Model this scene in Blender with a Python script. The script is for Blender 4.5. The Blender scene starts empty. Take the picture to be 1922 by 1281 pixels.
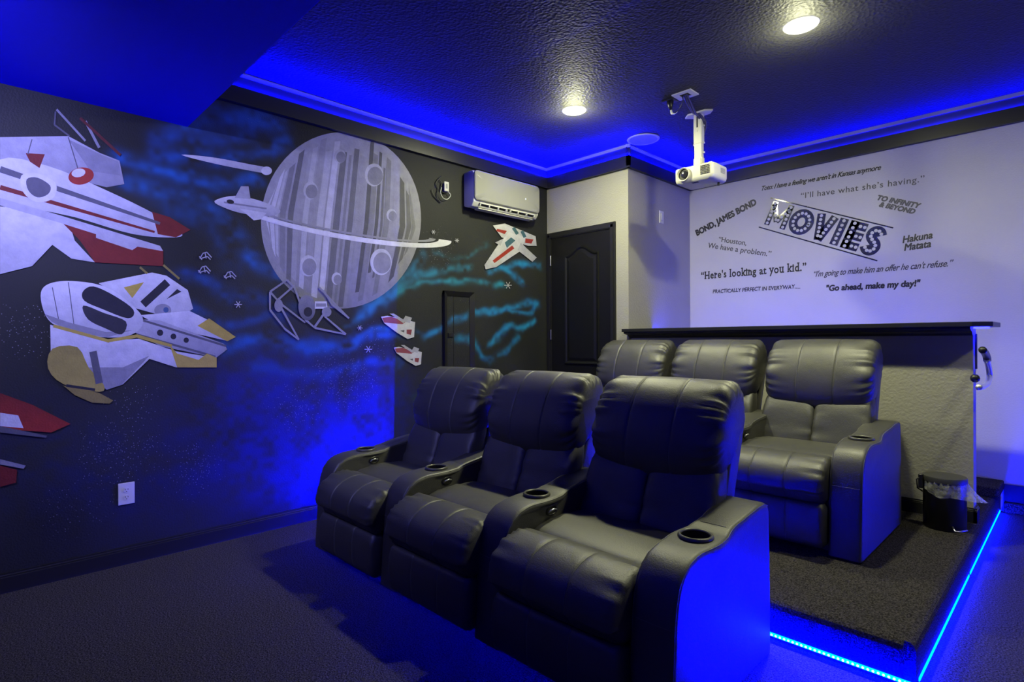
import bpy, bmesh, math, random
import numpy as np
from mathutils import Vector, Matrix
random.seed(7)
rng = np.random.default_rng(7)
scene = bpy.context.scene
COL = scene.collection

# ------------------------------------------------------------------ camera
EYE = np.array([0.0, 0.0, 1.25])
FPX, YAW, PITCH, ROLL = 1052.72, 0.794679, -0.002157, -0.005473
def cam_axes():
    cy, sy = math.cos(YAW), math.sin(YAW)
    F = np.array([-sy, cy, 0.0]); R = np.array([cy, sy, 0.0]); U = np.array([0, 0, 1.0])
    F2 = F * math.cos(PITCH) + U * math.sin(PITCH)
    U2 = U * math.cos(PITCH) - F * math.sin(PITCH)
    return R * math.cos(ROLL) + U2 * math.sin(ROLL), U2 * math.cos(ROLL) - R * math.sin(ROLL), F2
AR, AU, AF = cam_axes()
cam = bpy.data.cameras.new('camera')
cam.sensor_width = 36.0
cam.lens = 36.0 * FPX / 1922.0
cam.clip_start = 0.05
camo = bpy.data.objects.new('camera', cam)
m = Matrix.Identity(4)
for i in range(3):
    m[i][0], m[i][1], m[i][2], m[i][3] = AR[i], AU[i], -AF[i], EYE[i]
camo.matrix_world = m
COL.objects.link(camo)
scene.camera = camo

def at(u, v, axis, val):
    """point of the room seen at photo pixel (u, v) on the plane axis = val"""
    d = AF + AR * (u - 961.0) / FPX - AU * (v - 640.5) / FPX
    i = 'xyz'.index(axis)
    return EYE + d * (val - EYE[i]) / d[i]

# ------------------------------------------------------------------ world, exposure, lamp levels
scene.view_settings.view_transform = 'Standard'
scene.view_settings.look = 'None'
scene.view_settings.gamma = 1.0
scene.view_settings.exposure = 0.0
scene.view_settings.use_curve_mapping = False
world = bpy.data.worlds.new('world')
world.use_nodes = True
world.node_tree.nodes['Background'].inputs[0].default_value = (0.5, 0.55, 0.7, 1)
world.node_tree.nodes['Background'].inputs[1].default_value = 0.004
scene.world = world
WARM = (1.0, 1.0, 0.60)
COOL = (0.40, 0.40, 1.0)  # bluish colour of the added mural fill lamp
LAMP = 39.0            # watts of each ceiling downlight
MURAL_FILL = 33.0            # added unseen lamp brightening the front of the mural
COVE = 1150.0           # blue strip on top of the fascia
FLOOR_LED = 6500.0     # blue strip along the riser
SIDE_LED = 420.0        # blue strip along the platform's aisle side
FRONT_FILL = 950.0      # added unseen blue strip, lights the soffit from the screen wall
RIGHT_LED = 2300.0      # blue strip along the foot of the right hand wall
LEDGE_LED = 105.0

# ------------------------------------------------------------------ room numbers
XL, YD, XC, YB, ZC = -3.78, 4.215, -2.818, 5.324, 2.97
XR, YF = 1.5, -1.6
YR, XS, ZP = 2.40, -0.42, 0.158       # riser front, riser side, riser top
YH, YH2 = 4.25, 4.37                  # half wall

# ------------------------------------------------------------------ materials
def nodemat(name):
    mt = bpy.data.materials.new(name); mt.use_nodes = True
    nt = mt.node_tree
    return mt, nt, nt.nodes['Principled BSDF']
def setc(b, color=None, rough=None, metal=None, spec=None, coat=None):
    if color is not None: b.inputs['Base Color'].default_value = (*color, 1)
    if rough is not None: b.inputs['Roughness'].default_value = rough
    if metal is not None: b.inputs['Metallic'].default_value = metal
    if spec is not None: b.inputs['Specular IOR Level'].default_value = spec
    if coat is not None: b.inputs['Coat Weight'].default_value = coat
def coords(nt):
    return nt.nodes.new('ShaderNodeTexCoord').outputs['Object']
def noise(nt, vec, scale, detail=3, rough=0.5):
    n = nt.nodes.new('ShaderNodeTexNoise')
    n.inputs['Scale'].default_value = scale; n.inputs['Detail'].default_value = detail
    n.inputs['Roughness'].default_value = rough
    nt.links.new(vec, n.inputs['Vector'])
    return n.outputs['Fac']
def ramp(nt, fac, stops):
    r = nt.nodes.new('ShaderNodeValToRGB')
    e = r.color_ramp.elements
    while len(e) < len(stops): e.new(0.5)
    for k, (p, c) in enumerate(stops):
        e[k].position = p; e[k].color = (*c, 1) if len(c) == 3 else c
    nt.links.new(fac, r.inputs['Fac'])
    return r.outputs['Color']
def bump(nt, b, height, strength, dist):
    n = nt.nodes.new('ShaderNodeBump')
    n.inputs['Strength'].default_value = strength; n.inputs['Distance'].default_value = dist
    nt.links.new(height, n.inputs['Height']); nt.links.new(n.outputs['Normal'], b.inputs['Normal'])
def plain(name, color, rough=0.5, metal=0.0, spec=0.5, bscale=None, bstr=0.2, bdist=0.002, var=0.0, vscale=8):
    mt, nt, b = nodemat(name)
    setc(b, color, rough, metal, spec)
    v = coords(nt)
    if var:
        c2 = tuple(min(1, c * (1 + var)) for c in color); c1 = tuple(c * (1 - var) for c in color)
        nt.links.new(ramp(nt, noise(nt, v, vscale, 4), [(0.3, c1), (0.7, c2)]), b.inputs['Base Color'])
    if bscale: bump(nt, b, noise(nt, v, bscale, 3), bstr, bdist)
    return mt
def emit(name, color, strength):
    mt = bpy.data.materials.new(name); mt.use_nodes = True
    nt = mt.node_tree; nt.nodes.clear()
    e = nt.nodes.new('ShaderNodeEmission'); o = nt.nodes.new('ShaderNodeOutputMaterial')
    e.inputs[0].default_value = (*color, 1); e.inputs[1].default_value = strength
    nt.links.new(e.outputs[0], o.inputs[0])
    return mt

M = {}
M['beige'] = plain('beige_wall_paint', (0.36, 0.35, 0.305), 0.75, bscale=70, bstr=0.5, bdist=0.006, var=0.04, vscale=3)
M['white_wall'] = plain('pale_wall_paint', (0.52, 0.515, 0.52), 0.75, bscale=90, bstr=0.35, bdist=0.004, var=0.03, vscale=3)
M['dark_wall'] = plain('dark_wall_paint', (0.03, 0.03, 0.035), 0.7, bscale=70, bstr=0.3, bdist=0.004)
M['black_trim'] = plain('black_trim_paint', (0.014, 0.014, 0.015), 0.38, bscale=30, bstr=0.06, bdist=0.002)
M['door_black'] = plain('black_door_paint', (0.007, 0.007, 0.007), 0.45, spec=0.3, bscale=40, bstr=0.08, bdist=0.002)
M['bead'] = plain('white_bead', (0.42, 0.42, 0.42), 0.5)
M['soffit'] = plain('soffit_glow_paint', (0.006, 0.006, 0.33), 0.7, spec=0.2, bscale=60, bstr=0.15, bdist=0.003)  # blue LED glow on the underside is put into this base colour
M['metal'] = plain('brushed_nickel', (0.62, 0.61, 0.58), 0.28, 1.0)
M['chrome'] = plain('chrome', (0.8, 0.8, 0.82), 0.30, 0.8)
M['white_plastic'] = plain('white_plastic', (0.62, 0.62, 0.58), 0.32)
M['gloss_white'] = plain('glossy_white_plastic', (0.29, 0.29, 0.275), 0.16)
M['cream_plastic'] = plain('cream_plastic', (0.62, 0.61, 0.52), 0.42)
M['black_plastic'] = plain('black_plastic', (0.012, 0.012, 0.013), 0.35)
M['slot'] = plain('dark_slot', (0.006, 0.006, 0.006), 0.6)
M['grey_plastic'] = plain('grey_plastic', (0.28, 0.28, 0.30), 0.5)
M['cable_blue'] = plain('cable_sleeve', (0.05, 0.045, 0.12), 0.5)
M['text'] = plain('black_vinyl', (0.018, 0.018, 0.022), 0.45)
M['text_grey'] = plain('grey_vinyl', (0.07, 0.07, 0.07), 0.5)
M['text_mid'] = plain('soft_black_vinyl', (0.035, 0.033, 0.05), 0.5)
M['stitch'] = plain('leather_stitch', (0.12, 0.12, 0.105), 0.5)
M['fabric_grille'] = plain('speaker_grille', (0.30, 0.30, 0.32), 0.6, bscale=600, bstr=0.5, bdist=0.001)
M['lens'] = plain('lens_glass', (0.02, 0.02, 0.03), 0.06)
M['lid_metal'] = plain('dark_bin_lid', (0.07, 0.07, 0.065), 0.38, 0.3)
M['cup_ring'] = plain('dark_metal_ring', (0.10, 0.10, 0.09), 0.38, 0.4)
M['bin_body'] = plain('black_bin_enamel', (0.012, 0.012, 0.014), 0.28)

# leather
mt, nt, b = nodemat('black_leather')
v = coords(nt)
setc(b, (0.035, 0.035, 0.032), 0.50, 0, 0.9)
nt.links.new(ramp(nt, noise(nt, v, 5, 4), [(0.3, (0.032, 0.032, 0.027)), (0.7, (0.046, 0.045, 0.038))]), b.inputs['Base Color'])
add = nt.nodes.new('ShaderNodeMath'); add.operation = 'MULTIPLY_ADD'
nt.links.new(noise(nt, v, 9, 3), add.inputs[0]); add.inputs[1].default_value = 3.0
nt.links.new(noise(nt, v, 220, 2), add.inputs[2])
bump(nt, b, add.outputs[0], 0.22, 0.004)
M['leather'] = mt

# carpet
def carpet(name, c1, c2):
    mt, nt, b = nodemat(name)
    v = coords(nt)
    setc(b, c1, 0.95, 0, 0.1)
    nt.links.new(ramp(nt, noise(nt, v, 150, 3, 0.75), [(0.38, c1), (0.62, c2)]), b.inputs['Base Color'])
    bump(nt, b, noise(nt, v, 130, 3, 0.75), 1.0, 0.02)
    return mt
M['carpet'] = carpet('brown_black_carpet', (0.012, 0.0115, 0.011), (0.13, 0.117, 0.107))

# ceiling
mt, nt, b = nodemat('black_textured_ceiling')
v = coords(nt)
setc(b, (0.033, 0.033, 0.033), 0.6, 0, 0.22)
vor = nt.nodes.new('ShaderNodeTexVoronoi'); vor.inputs['Scale'].default_value = 55
nt.links.new(v, vor.inputs['Vector'])
mul = nt.nodes.new('ShaderNodeMath'); mul.operation = 'MULTIPLY_ADD'
nt.links.new(noise(nt, v, 60, 3), mul.inputs[0]); mul.inputs[1].default_value = 1.2
nt.links.new(vor.outputs['Distance'], mul.inputs[2])
bump(nt, b, mul.outputs[0], 0.5, 0.008)
M['ceiling'] = mt

# mural background: painted colour attribute, speckled with stars
mt, nt, b = nodemat('mural_paint')
v = coords(nt)
setc(b, rough=0.62, spec=0.3)
attr = nt.nodes.new('ShaderNodeAttribute'); attr.attribute_name = 'paint'
def stars(scale, size, cut):
    vo = nt.nodes.new('ShaderNodeTexVoronoi'); vo.inputs['Scale'].default_value = scale
    nt.links.new(v, vo.inputs['Vector'])
    sep = nt.nodes.new('ShaderNodeSeparateColor'); nt.links.new(vo.outputs['Color'], sep.inputs[0])
    lt = nt.nodes.new('ShaderNodeMath'); lt.operation = 'LESS_THAN'; lt.inputs[1].default_value = size
    nt.links.new(vo.outputs['Distance'], lt.inputs[0])
    gt = nt.nodes.new('ShaderNodeMath'); gt.operation = 'GREATER_THAN'
    nt.links.new(sep.outputs[0], gt.inputs[0])
    if isinstance(cut, float): gt.inputs[1].default_value = cut
    else: nt.links.new(cut, gt.inputs[1])
    mu = nt.nodes.new('ShaderNodeMath'); mu.operation = 'MULTIPLY'
    nt.links.new(lt.outputs[0], mu.inputs[0]); nt.links.new(gt.outputs[0], mu.inputs[1])
    return mu.outputs[0]
s1 = stars(16, 0.045, 0.80)
# fine splatter, denser where the alpha of the paint attribute says so
inv = nt.nodes.new('ShaderNodeMath'); inv.operation = 'SUBTRACT'; inv.inputs[0].default_value = 1.0
nt.links.new(attr.outputs['Alpha'], inv.inputs[1])
s2 = stars(85, 0.17, inv.outputs[0])
mx = nt.nodes.new('ShaderNodeMath'); mx.operation = 'MAXIMUM'
nt.links.new(s1, mx.inputs[0])
sc2 = nt.nodes.new('ShaderNodeMath'); sc2.operation = 'MULTIPLY'; sc2.inputs[1].default_value = 0.42
nt.links.new(s2, sc2.inputs[0]); nt.links.new(sc2.outputs[0], mx.inputs[1])
mixc = nt.nodes.new('ShaderNodeMix'); mixc.data_type = 'RGBA'
nt.links.new(mx.outputs[0], mixc.inputs['Factor'])
nt.links.new(attr.outputs['Color'], mixc.inputs['A'])
mixc.inputs['B'].default_value = (0.5, 0.5, 0.55, 1)
nt.links.new(mixc.outputs['Result'], b.inputs['Base Color'])
bump(nt, b, noise(nt, v, 110, 3), 0.4, 0.004)
M['mural'] = mt

# opaque mural figures, coloured per face corner
mt, nt, b = nodemat('mural_figure_paint')
v = coords(nt)
setc(b, rough=0.6, spec=0.3)
attr = nt.nodes.new('ShaderNodeAttribute'); attr.attribute_name = 'paint'
mulc = nt.nodes.new('ShaderNodeMix'); mulc.data_type = 'RGBA'; mulc.blend_type = 'MULTIPLY'
mulc.inputs['Factor'].default_value = 1.0
nt.links.new(attr.outputs['Color'], mulc.inputs['A'])
nt.links.new(ramp(nt, noise(nt, v, 14, 5, 0.65), [(0.25, (0.72, 0.72, 0.74)), (0.7, (1, 1, 1))]), mulc.inputs['B'])
nt.links.new(mulc.outputs['Result'], b.inputs['Base Color'])
bump(nt, b, noise(nt, v, 110, 3), 0.4, 0.004)
M['figure'] = mt

# glossy crinkled vinyl of the big word
mt, nt, b = nodemat('mirror_vinyl')
v = coords(nt)
setc(b, (0.03, 0.03, 0.05), 0.16, 0.0, 0.9)
b.inputs['Coat Weight'].default_value = 0.8; b.inputs['Coat Roughness'].default_value = 0.08
bump(nt, b, noise(nt, v, 130, 3), 1.0, 0.014)
M['vinyl'] = mt

# bin liner
mt, nt, b = nodemat('clear_bin_liner')
v = coords(nt)
setc(b, (0.75, 0.76, 0.78), 0.25, 0, 0.6)
b.inputs['Transmission Weight'].default_value = 0.25
nt.links.new(ramp(nt, noise(nt, v, 26, 4, 0.6), [(0.30, (0.22,) * 3), (0.75, (0.72,) * 3)]), b.inputs['Alpha'])
bump(nt, b, noise(nt, v, 45, 3), 0.8, 0.01)
M['liner'] = mt

M['cove_led'] = emit('cove_strip_light', (0.0, 0.0, 1.0), COVE)
M['dim_cove_led'] = emit('dim_cove_strip_light', (0.0, 0.0, 1.0), COVE * 0.36)
M['floor_led'] = emit('riser_strip_light', (0.0, 1.1 / FLOOR_LED, 1.0), FLOOR_LED)
M['led_dot'] = emit('led_bead', (0.9, 0.95, 1.0), 1.3)
M['front_fill'] = emit('front_fill_light', (0.0, 0.0, 1.0), FRONT_FILL)
M['right_led'] = emit('right_wall_strip_light', (0.0, 0.0, 1.0), RIGHT_LED)
M['side_led'] = emit('aisle_strip_light', (0.0, 1.1 / SIDE_LED, 1.0), SIDE_LED)
M['ledge_led'] = emit('ledge_strip_light', (0.25 / LEDGE_LED, 0.3 / LEDGE_LED, 1.0), LEDGE_LED)
M['lamp'] = emit('lamp_diffuser', (1.0, 1.0, 0.97), 4.0)
M['display'] = emit('small_display', (0.9, 0.95, 1.0), 1.2)

# ------------------------------------------------------------------ mesh helpers
class MB:
    def __init__(s): s.v = []; s.f = []; s.mi = []; s.m = 0
    def add(s, vs, fs):
        o = len(s.v); s.v += [tuple(map(float, p)) for p in vs]
        for f in fs: s.f.append([i + o for i in f]); s.mi.append(s.m)
        return s
    def box(s, x0, x1, y0, y1, z0, z1):
        return s.add([(x0, y0, z0), (x1, y0, z0), (x1, y1, z0), (x0, y1, z0), (x0, y0, z1), (x1, y0, z1), (x1, y1, z1), (x0, y1, z1)],
                     [(0, 3, 2, 1), (4, 5, 6, 7), (0, 1, 5, 4), (1, 2, 6, 5), (2, 3, 7, 6), (3, 0, 4, 7)])
    def prism(s, pts, axis, a, b):
        """closed outline (p, q) extruded along an axis from a to b"""
        def P(p, q, t):
            return {'x': (t, p, q), 'y': (p, t, q), 'z': (p, q, t)}[axis]
        n = len(pts)
        vs = [P(p, q, a) for p, q in pts] + [P(p, q, b) for p, q in pts]
        fs = [tuple(range(n))[::-1], tuple(range(n, 2 * n))] + [(i, (i + 1) % n, n + (i + 1) % n, n + i) for i in range(n)]
        return s.add(vs, fs)
    def lathe(s, prof, c, n=32, axis='z', cap=True, sx=1.0, sy=1.0):
        vs = []; fs = []
        for r, h in prof:
            for k in range(n):
                a = 2 * math.pi * k / n; p, q = r * math.cos(a) * sx, r * math.sin(a) * sy
                d = {'z': (p, q, h), 'y': (p, h, q), 'x': (h, p, q)}[axis]
                vs.append((c[0] + d[0], c[1] + d[1], c[2] + d[2]))
        for i in range(len(prof) - 1):
            for k in range(n):
                k2 = (k + 1) % n
                fs.append((i * n + k, i * n + k2, (i + 1) * n + k2, (i + 1) * n + k))
        if cap:
            fs.append(tuple(range(n))[::-1]); fs.append(tuple(range((len(prof) - 1) * n, len(prof) * n)))
        return s.add(vs, fs)
    def tube(s, path, r, n=8, closed=False):
        P = [Vector(p) for p in path]; vs = []; fs = []
        N = len(P)
        rad = r if isinstance(r, (list, tuple)) else [r] * N
        up = None
        for i in range(N):
            if closed: t = (P[(i + 1) % N] - P[i - 1])
            else: t = P[min(i + 1, N - 1)] - P[max(i - 1, 0)]
            t.normalize()
            if up is None:
                up = Vector((0, 0, 1)) if abs(t.z) < 0.9 else Vector((1, 0, 0))
            u = t.cross(up).normalized(); w = u.cross(t).normalized(); up = w
            for k in range(n):
                a = 2 * math.pi * k / n
                vs.append(P[i] + (u * math.cos(a) + w * math.sin(a)) * rad[i])
        for i in range(N if closed else N - 1):
            j = (i + 1) % N
            for k in range(n):
                k2 = (k + 1) % n
                fs.append((i * n + k, i * n + k2, j * n + k2, j * n + k))
        if not closed:
            fs.append(tuple(range(n))[::-1]); fs.append(tuple(range((N - 1) * n, N * n)))
        return s.add(vs, fs)
    def build(s, name, mats, parent=None, smooth=False, loc=None, bevel=0.0, fix=True):
        me = bpy.data.meshes.new(name)
        me.from_pydata(s.v, [], s.f)
        if not isinstance(mats, (list, tuple)): mats = [mats]
        for q in mats: me.materials.append(q)
        me.polygons.foreach_set('material_index', s.mi)
        if bevel or fix:
            bm = bmesh.new(); bm.from_mesh(me)
            if bevel:
                es = [e for e in bm.edges if len(e.link_faces) == 2 and e.calc_face_angle(0) > 0.6]
                bmesh.ops.bevel(bm, geom=es, offset=bevel, segments=3, profile=0.5, affect='EDGES', clamp_overlap=True)
            bmesh.ops.recalc_face_normals(bm, faces=bm.faces)
            bm.to_mesh(me); bm.free()
        if smooth: me.polygons.foreach_set('use_smooth', [True] * len(me.polygons))
        me.update()
        if smooth == 'auto':
            try: me.set_sharp_from_angle(angle=0.7)
            except Exception: pass
        o = bpy.data.objects.new(name, me); COL.objects.link(o)
        if parent: o.parent = parent
        if loc is not None: o.location = loc
        return o
def empty(name, loc, label, cat, group=None):
    o = bpy.data.objects.new(name, None); COL.objects.link(o)
    o.location = loc; o.empty_display_size = 0.05
    return tag(o, label, cat, group)
def tag(o, label, cat, group=None):
    o['label'] = label; o['category'] = cat
    if group: o['group'] = group
    return o
def struct(o):
    o['kind'] = 'structure'; return o
def catmull(pts, per=6, closed=True):
    P = np.array(pts, float); n = len(P); out = []
    for i in range(n if closed else n - 1):
        if closed: a, b_, c, d = P[i - 1], P[i], P[(i + 1) % n], P[(i + 2) % n]
        else: a, b_, c, d = P[max(i - 1, 0)], P[i], P[i + 1], P[min(i + 2, n - 1)]
        for k in range(per):
            t = k / per
            out.append(0.5 * ((2 * b_) + (c - a) * t + (2 * a - 5 * b_ + 4 * c - d) * t * t + (3 * b_ - a - 3 * c + d) * t ** 3))
    if not closed: out.append(P[-1])
    return np.array(out)

# ------------------------------------------------------------------ room shell
struct(MB().box(XL - 0.1, XR + 0.1, YF - 0.1, YB + 0.1, -0.1, 0.0).build('floor', M['carpet']))
struct(MB().box(XL - 0.1, XR + 0.1, YF - 0.1, YB + 0.1, ZC, ZC + 0.1).build('ceiling', M['ceiling']))
# raised platform of the rear row, rounded carpet nose
pm = MB()
nose = [(0.0, 0.0), (0.0, ZP - 0.03), (0.006, ZP - 0.012), (0.018, ZP - 0.003), (0.035, ZP)]
pm.prism([(YR + a, z) for a, z in nose] + [(YB, ZP), (YB, 0.0)], 'x', XL, XS - 0.035)
pm.prism([(XS - a, z) for a, z in nose] + [(XS - 0.035, 0.0)], 'y', YR + 0.02, YB)
po = struct(pm.build('riser_platform', M['carpet']))
struct(MB().box(XC, XS + 0.02, 5.0, YB, ZP, 0.225).build('step_platform', M['carpet'], bevel=0.01))
# walls
struct(MB().box(XL - 0.1, XC, YD, YB + 0.1, 0.0, ZC).build('wall_column', M['beige']))
struct(MB().box(XC, XR + 0.1, YB, YB + 0.1, 0.0, ZC).build('wall_back', M['white_wall']))
struct(MB().box(XR, XR + 0.1, YF, YB, 0.0, ZC).build('wall_right', M['dark_wall']))
struct(MB().box(XL - 0.1, XR + 0.1, YF - 0.1, YF, 0.0, ZC).build('wall_front', M['dark_wall']))
struct(MB().box(XC, -0.455, YH, YH2, ZP, 1.30).build('wall_partition', M['beige']))
# soffit over the screen end
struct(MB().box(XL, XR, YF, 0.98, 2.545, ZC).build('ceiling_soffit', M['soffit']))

# ---- mural wall with painted clouds and painted-in blue glow
CLOUDS_GLOW = [  # (pixel polyline, half width px, colour, strength, softness)
    ([(340, 230), (420, 215), (520, 232)], 26, (0.010, 0.09, 0.42), 0.9),
    ([(300, 255), (400, 262), (470, 250)], 20, (0.010, 0.07, 0.33), 0.7),
    ([(300, 290), (400, 300), (480, 290), (540, 268)], 18, (0.010, 0.09, 0.40), 0.9),
    ([(230, 300), (330, 330), (420, 348), (480, 340)], 20, (0.010, 0.10, 0.38), 0.9),
    ([(240, 345), (320, 370), (380, 385), (430, 430), (470, 480), (520, 520)], 20, (0.012, 0.10, 0.34), 0.8),
    ([(320, 395), (400, 430), (440, 500)], 22, (0.010, 0.06, 0.20), 0.5),
    ([(340, 520), (420, 545), (500, 560)], 18, (0.008, 0.06, 0.26), 0.7),
    ([(330, 575), (420, 600), (520, 590), (600, 560)], 16, (0.010, 0.07, 0.30), 0.6),
    ([(420, 650), (520, 640), (600, 650), (690, 632), (760, 622)], 20, (0.010, 0.10, 0.36), 0.9),
    ([(480, 690), (580, 700), (680, 686), (745, 680)], 14, (0.010, 0.08, 0.34), 0.7),
    ([(660, 645), (720, 612), (790, 632), (830, 618)], 9, (0.012, 0.13, 0.34), 0.8),
    ([(690, 580), (740, 555), (780, 520), (830, 505), (880, 505)], 10, (0.02, 0.20, 0.33), 0.9),
    ([(640, 620), (700, 575), (760, 520), (800, 475)], 10, (0.015, 0.17, 0.30), 0.8),
    ([(740, 560), (800, 530), (870, 532), (950, 540)], 7, (0.02, 0.22, 0.33), 0.9),
    ([(820, 470), (862, 486), (900, 465), (920, 462)], 6, (0.02, 0.17, 0.25), 0.8),
    ([(918, 515), (960, 500), (1000, 494), (1015, 500)], 7, (0.015, 0.20, 0.44), 1.0),
    ([(945, 505), (965, 520), (982, 535)], 7, (0.012, 0.20, 0.46), 1.0),
    ([(790, 642), (850, 605), (895, 590), (930, 585), (980, 567), (1010, 570)], 8, (0.015, 0.19, 0.44), 1.0),
    ([(880, 592), (940, 580), (990, 588), (1005, 575)], 6, (0.015, 0.19, 0.42), 0.9),
    ([(920, 642), (955, 615), (980, 618), (1003, 600)], 6, (0.015, 0.22, 0.46), 1.0),
    ([(860, 635), (890, 645), (915, 672), (945, 655), (970, 635)], 8, (0.012, 0.16, 0.34), 0.9),
    ([(780, 745), (810, 748), (840, 740)], 9, (0.012, 0.12, 0.2), 0.6),
    ([(440, 760), (560, 740), (640, 780), (720, 760)], 110, (0.006, 0.012, 0.17), 0.8),  # blue glow of the floor strip put into the pigment
    ([(480, 860), (580, 900), (660, 860)], 100, (0.006, 0.012, 0.17), 0.8),  # same painted-in strip glow, lower down
    ([(100, 860), (260, 900), (400, 860)], 110, (0.008, 0.012, 0.09), 0.7),  # painted-in blue glow, carried on towards the left
]
def value_noise(y, z, scale, seed):
    g = np.random.default_rng(seed).random((64, 64))
    a, c = y * scale, z * scale
    i, j = np.floor(a).astype(int), np.floor(c).astype(int)
    fa, fc = a - i, c - j
    fa = fa * fa * (3 - 2 * fa); fc = fc * fc * (3 - 2 * fc)
    w = lambda p, q: g[p % 64, q % 64]
    return (w(i, j) * (1 - fa) + w(i + 1, j) * fa) * (1 - fc) + (w(i, j + 1) * (1 - fa) + w(i + 1, j + 1) * fa) * fc
def mural_colour(y, z):
    """pigment of the mural at wall points, painted-in glow included; alpha holds the density of the splatter"""
    y = np.asarray(y, float); z = np.asarray(z, float)
    wy = y + 0.06 * (value_noise(y, z, 5, 1) - 0.5) + 0.03 * (value_noise(y, z, 14, 2) - 0.5)
    wz = z + 0.06 * (value_noise(y, z, 5, 3) - 0.5) + 0.03 * (value_noise(y, z, 14, 4) - 0.5)
    n = value_noise(y, z, 9, 5) * 0.6 + value_noise(y, z, 28, 6) * 0.4
    col = np.zeros(y.shape + (4,)); col[..., :3] = (0.016, 0.017, 0.016)
    col[..., :3] *= (0.75 + 0.6 * value_noise(y, z, 3, 8))[..., None]
    dens = 0.04 + 0.10 * value_noise(y, z, 2.2, 9)
    for pts, wpx, c, s in CLOUDS_GLOW:
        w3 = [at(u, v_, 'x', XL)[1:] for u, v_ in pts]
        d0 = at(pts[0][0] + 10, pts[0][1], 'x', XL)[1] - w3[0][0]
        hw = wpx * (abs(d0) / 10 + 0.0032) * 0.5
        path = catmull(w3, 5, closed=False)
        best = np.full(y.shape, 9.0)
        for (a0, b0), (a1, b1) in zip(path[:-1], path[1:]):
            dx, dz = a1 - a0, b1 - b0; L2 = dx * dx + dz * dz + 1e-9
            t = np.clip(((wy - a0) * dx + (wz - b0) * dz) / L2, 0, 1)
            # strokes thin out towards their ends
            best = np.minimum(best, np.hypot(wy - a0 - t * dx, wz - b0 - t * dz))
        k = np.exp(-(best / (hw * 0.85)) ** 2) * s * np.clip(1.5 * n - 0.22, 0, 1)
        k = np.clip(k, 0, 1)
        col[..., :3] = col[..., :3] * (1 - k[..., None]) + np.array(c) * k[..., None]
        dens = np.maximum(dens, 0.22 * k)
    for u, v_, r, s in [(230, 850, 0.35, 0.5), (360, 880, 0.3, 0.45), (150, 950, 0.35, 0.3), (660, 720, 0.35, 0.55), (620, 690, 0.18, 0.6), (560, 760, 0.4, 0.35), (60, 620, 0.25, 0.5), (700, 640, 0.3, 0.35), (820, 470, 0.35, 0.35), (250, 760, 0.3, 0.35)]:
        p = at(u, v_, 'x', XL)
        g = np.exp(-((y - p[1]) ** 2 + (z - p[2]) ** 2) / r ** 2 * 2)
        dens = np.maximum(dens, s * g)
    col[..., 3] = np.clip(dens, 0, 1)
    return col
def painted_grid(name, y0, y1, z0, z1, x, step, mats, parent=None):
    ny, nz = int(round((y1 - y0) / step)) + 1, int(round((z1 - z0) / step)) + 1
    Y, Z = np.meshgrid(np.linspace(y0, y1, ny), np.linspace(z0, z1, nz), indexing='ij')
    V = np.stack([np.full(Y.shape, x), Y, Z], -1).reshape(-1, 3)
    idx = np.arange(ny * nz).reshape(ny, nz)
    q = np.stack([idx[:-1, :-1], idx[1:, :-1], idx[1:, 1:], idx[:-1, 1:]], -1).reshape(-1, 4)
    nv, nf = len(V), len(q)
    # back side closes the slab
    B = np.array([(XL - 0.1, y0, z0), (XL - 0.1, y1, z0), (XL - 0.1, y1, z1), (XL - 0.1, y0, z1)]) if parent is None else np.zeros((0, 3))
    me = bpy.data.meshes.new(name)
    V2 = np.vstack([V, B])
    me.vertices.add(len(V2)); me.vertices.foreach_set('co', V2.ravel())
    faces = q
    if parent is None:
        faces = np.vstack([q, [[nv, nv + 3, nv + 2, nv + 1]]])
    me.loops.add(faces.size); me.loops.foreach_set('vertex_index', faces.ravel().astype(np.int32))
    me.polygons.add(len(faces)); me.polygons.foreach_set('loop_start', np.arange(0, faces.size, 4, dtype=np.int32))
    me.update(calc_edges=True)
    ca = me.color_attributes.new('paint', 'FLOAT_COLOR', 'POINT')
    c = mural_colour(V[:, 1], V[:, 2])
    if len(B): c = np.vstack([c, np.tile([0.02, 0.02, 0.02, 0], (4, 1))])
    ca.data.foreach_set('color', c.ravel().astype(np.float32))
    me.materials.append(mats)
    o = bpy.data.objects.new(name, me); COL.objects.link(o)
    if parent: o.parent = parent
    return o
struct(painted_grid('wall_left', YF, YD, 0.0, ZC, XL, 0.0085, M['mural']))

# ---- baseboards
def baseboard(name, axis, wall, a, b, z0, sign, h=0.098):
    prof = [(0, 0), (0.016, 0), (0.016, h * 0.78), (0.011, h * 0.80), (0.011, h * 0.88), (0.006, h * 0.91), (0.006, h), (0, h)]
    P = [(wall + sign * p, z0 + z) for p, z in prof]
    return struct(MB().prism(P, axis, a, b).build(name, M['black_trim']))
baseboard('baseboard_left', 'y', XL, YF, YR, 0.0, 1)
baseboard('baseboard_left_upper', 'y', XL, YR, YD, ZP, 1)
baseboard('baseboard_partition', 'x', YH, XC, -0.439, ZP, -1, 0.085)
baseboard('baseboard_partition_end', 'y', -0.455, YH - 0.016, YH2, ZP, 1, 0.085)
bb = MB().box(XS + 0.02, XR, YB - 0.016, YB, 0.0, 0.20).build('baseboard_back', M['black_trim']); struct(bb)
struct(MB().box(XS + 0.02, XR, YB - 0.04, YB - 0.016, 0.0, 0.075).build('trim_1', M['carpet'], bevel=0.006))

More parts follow.
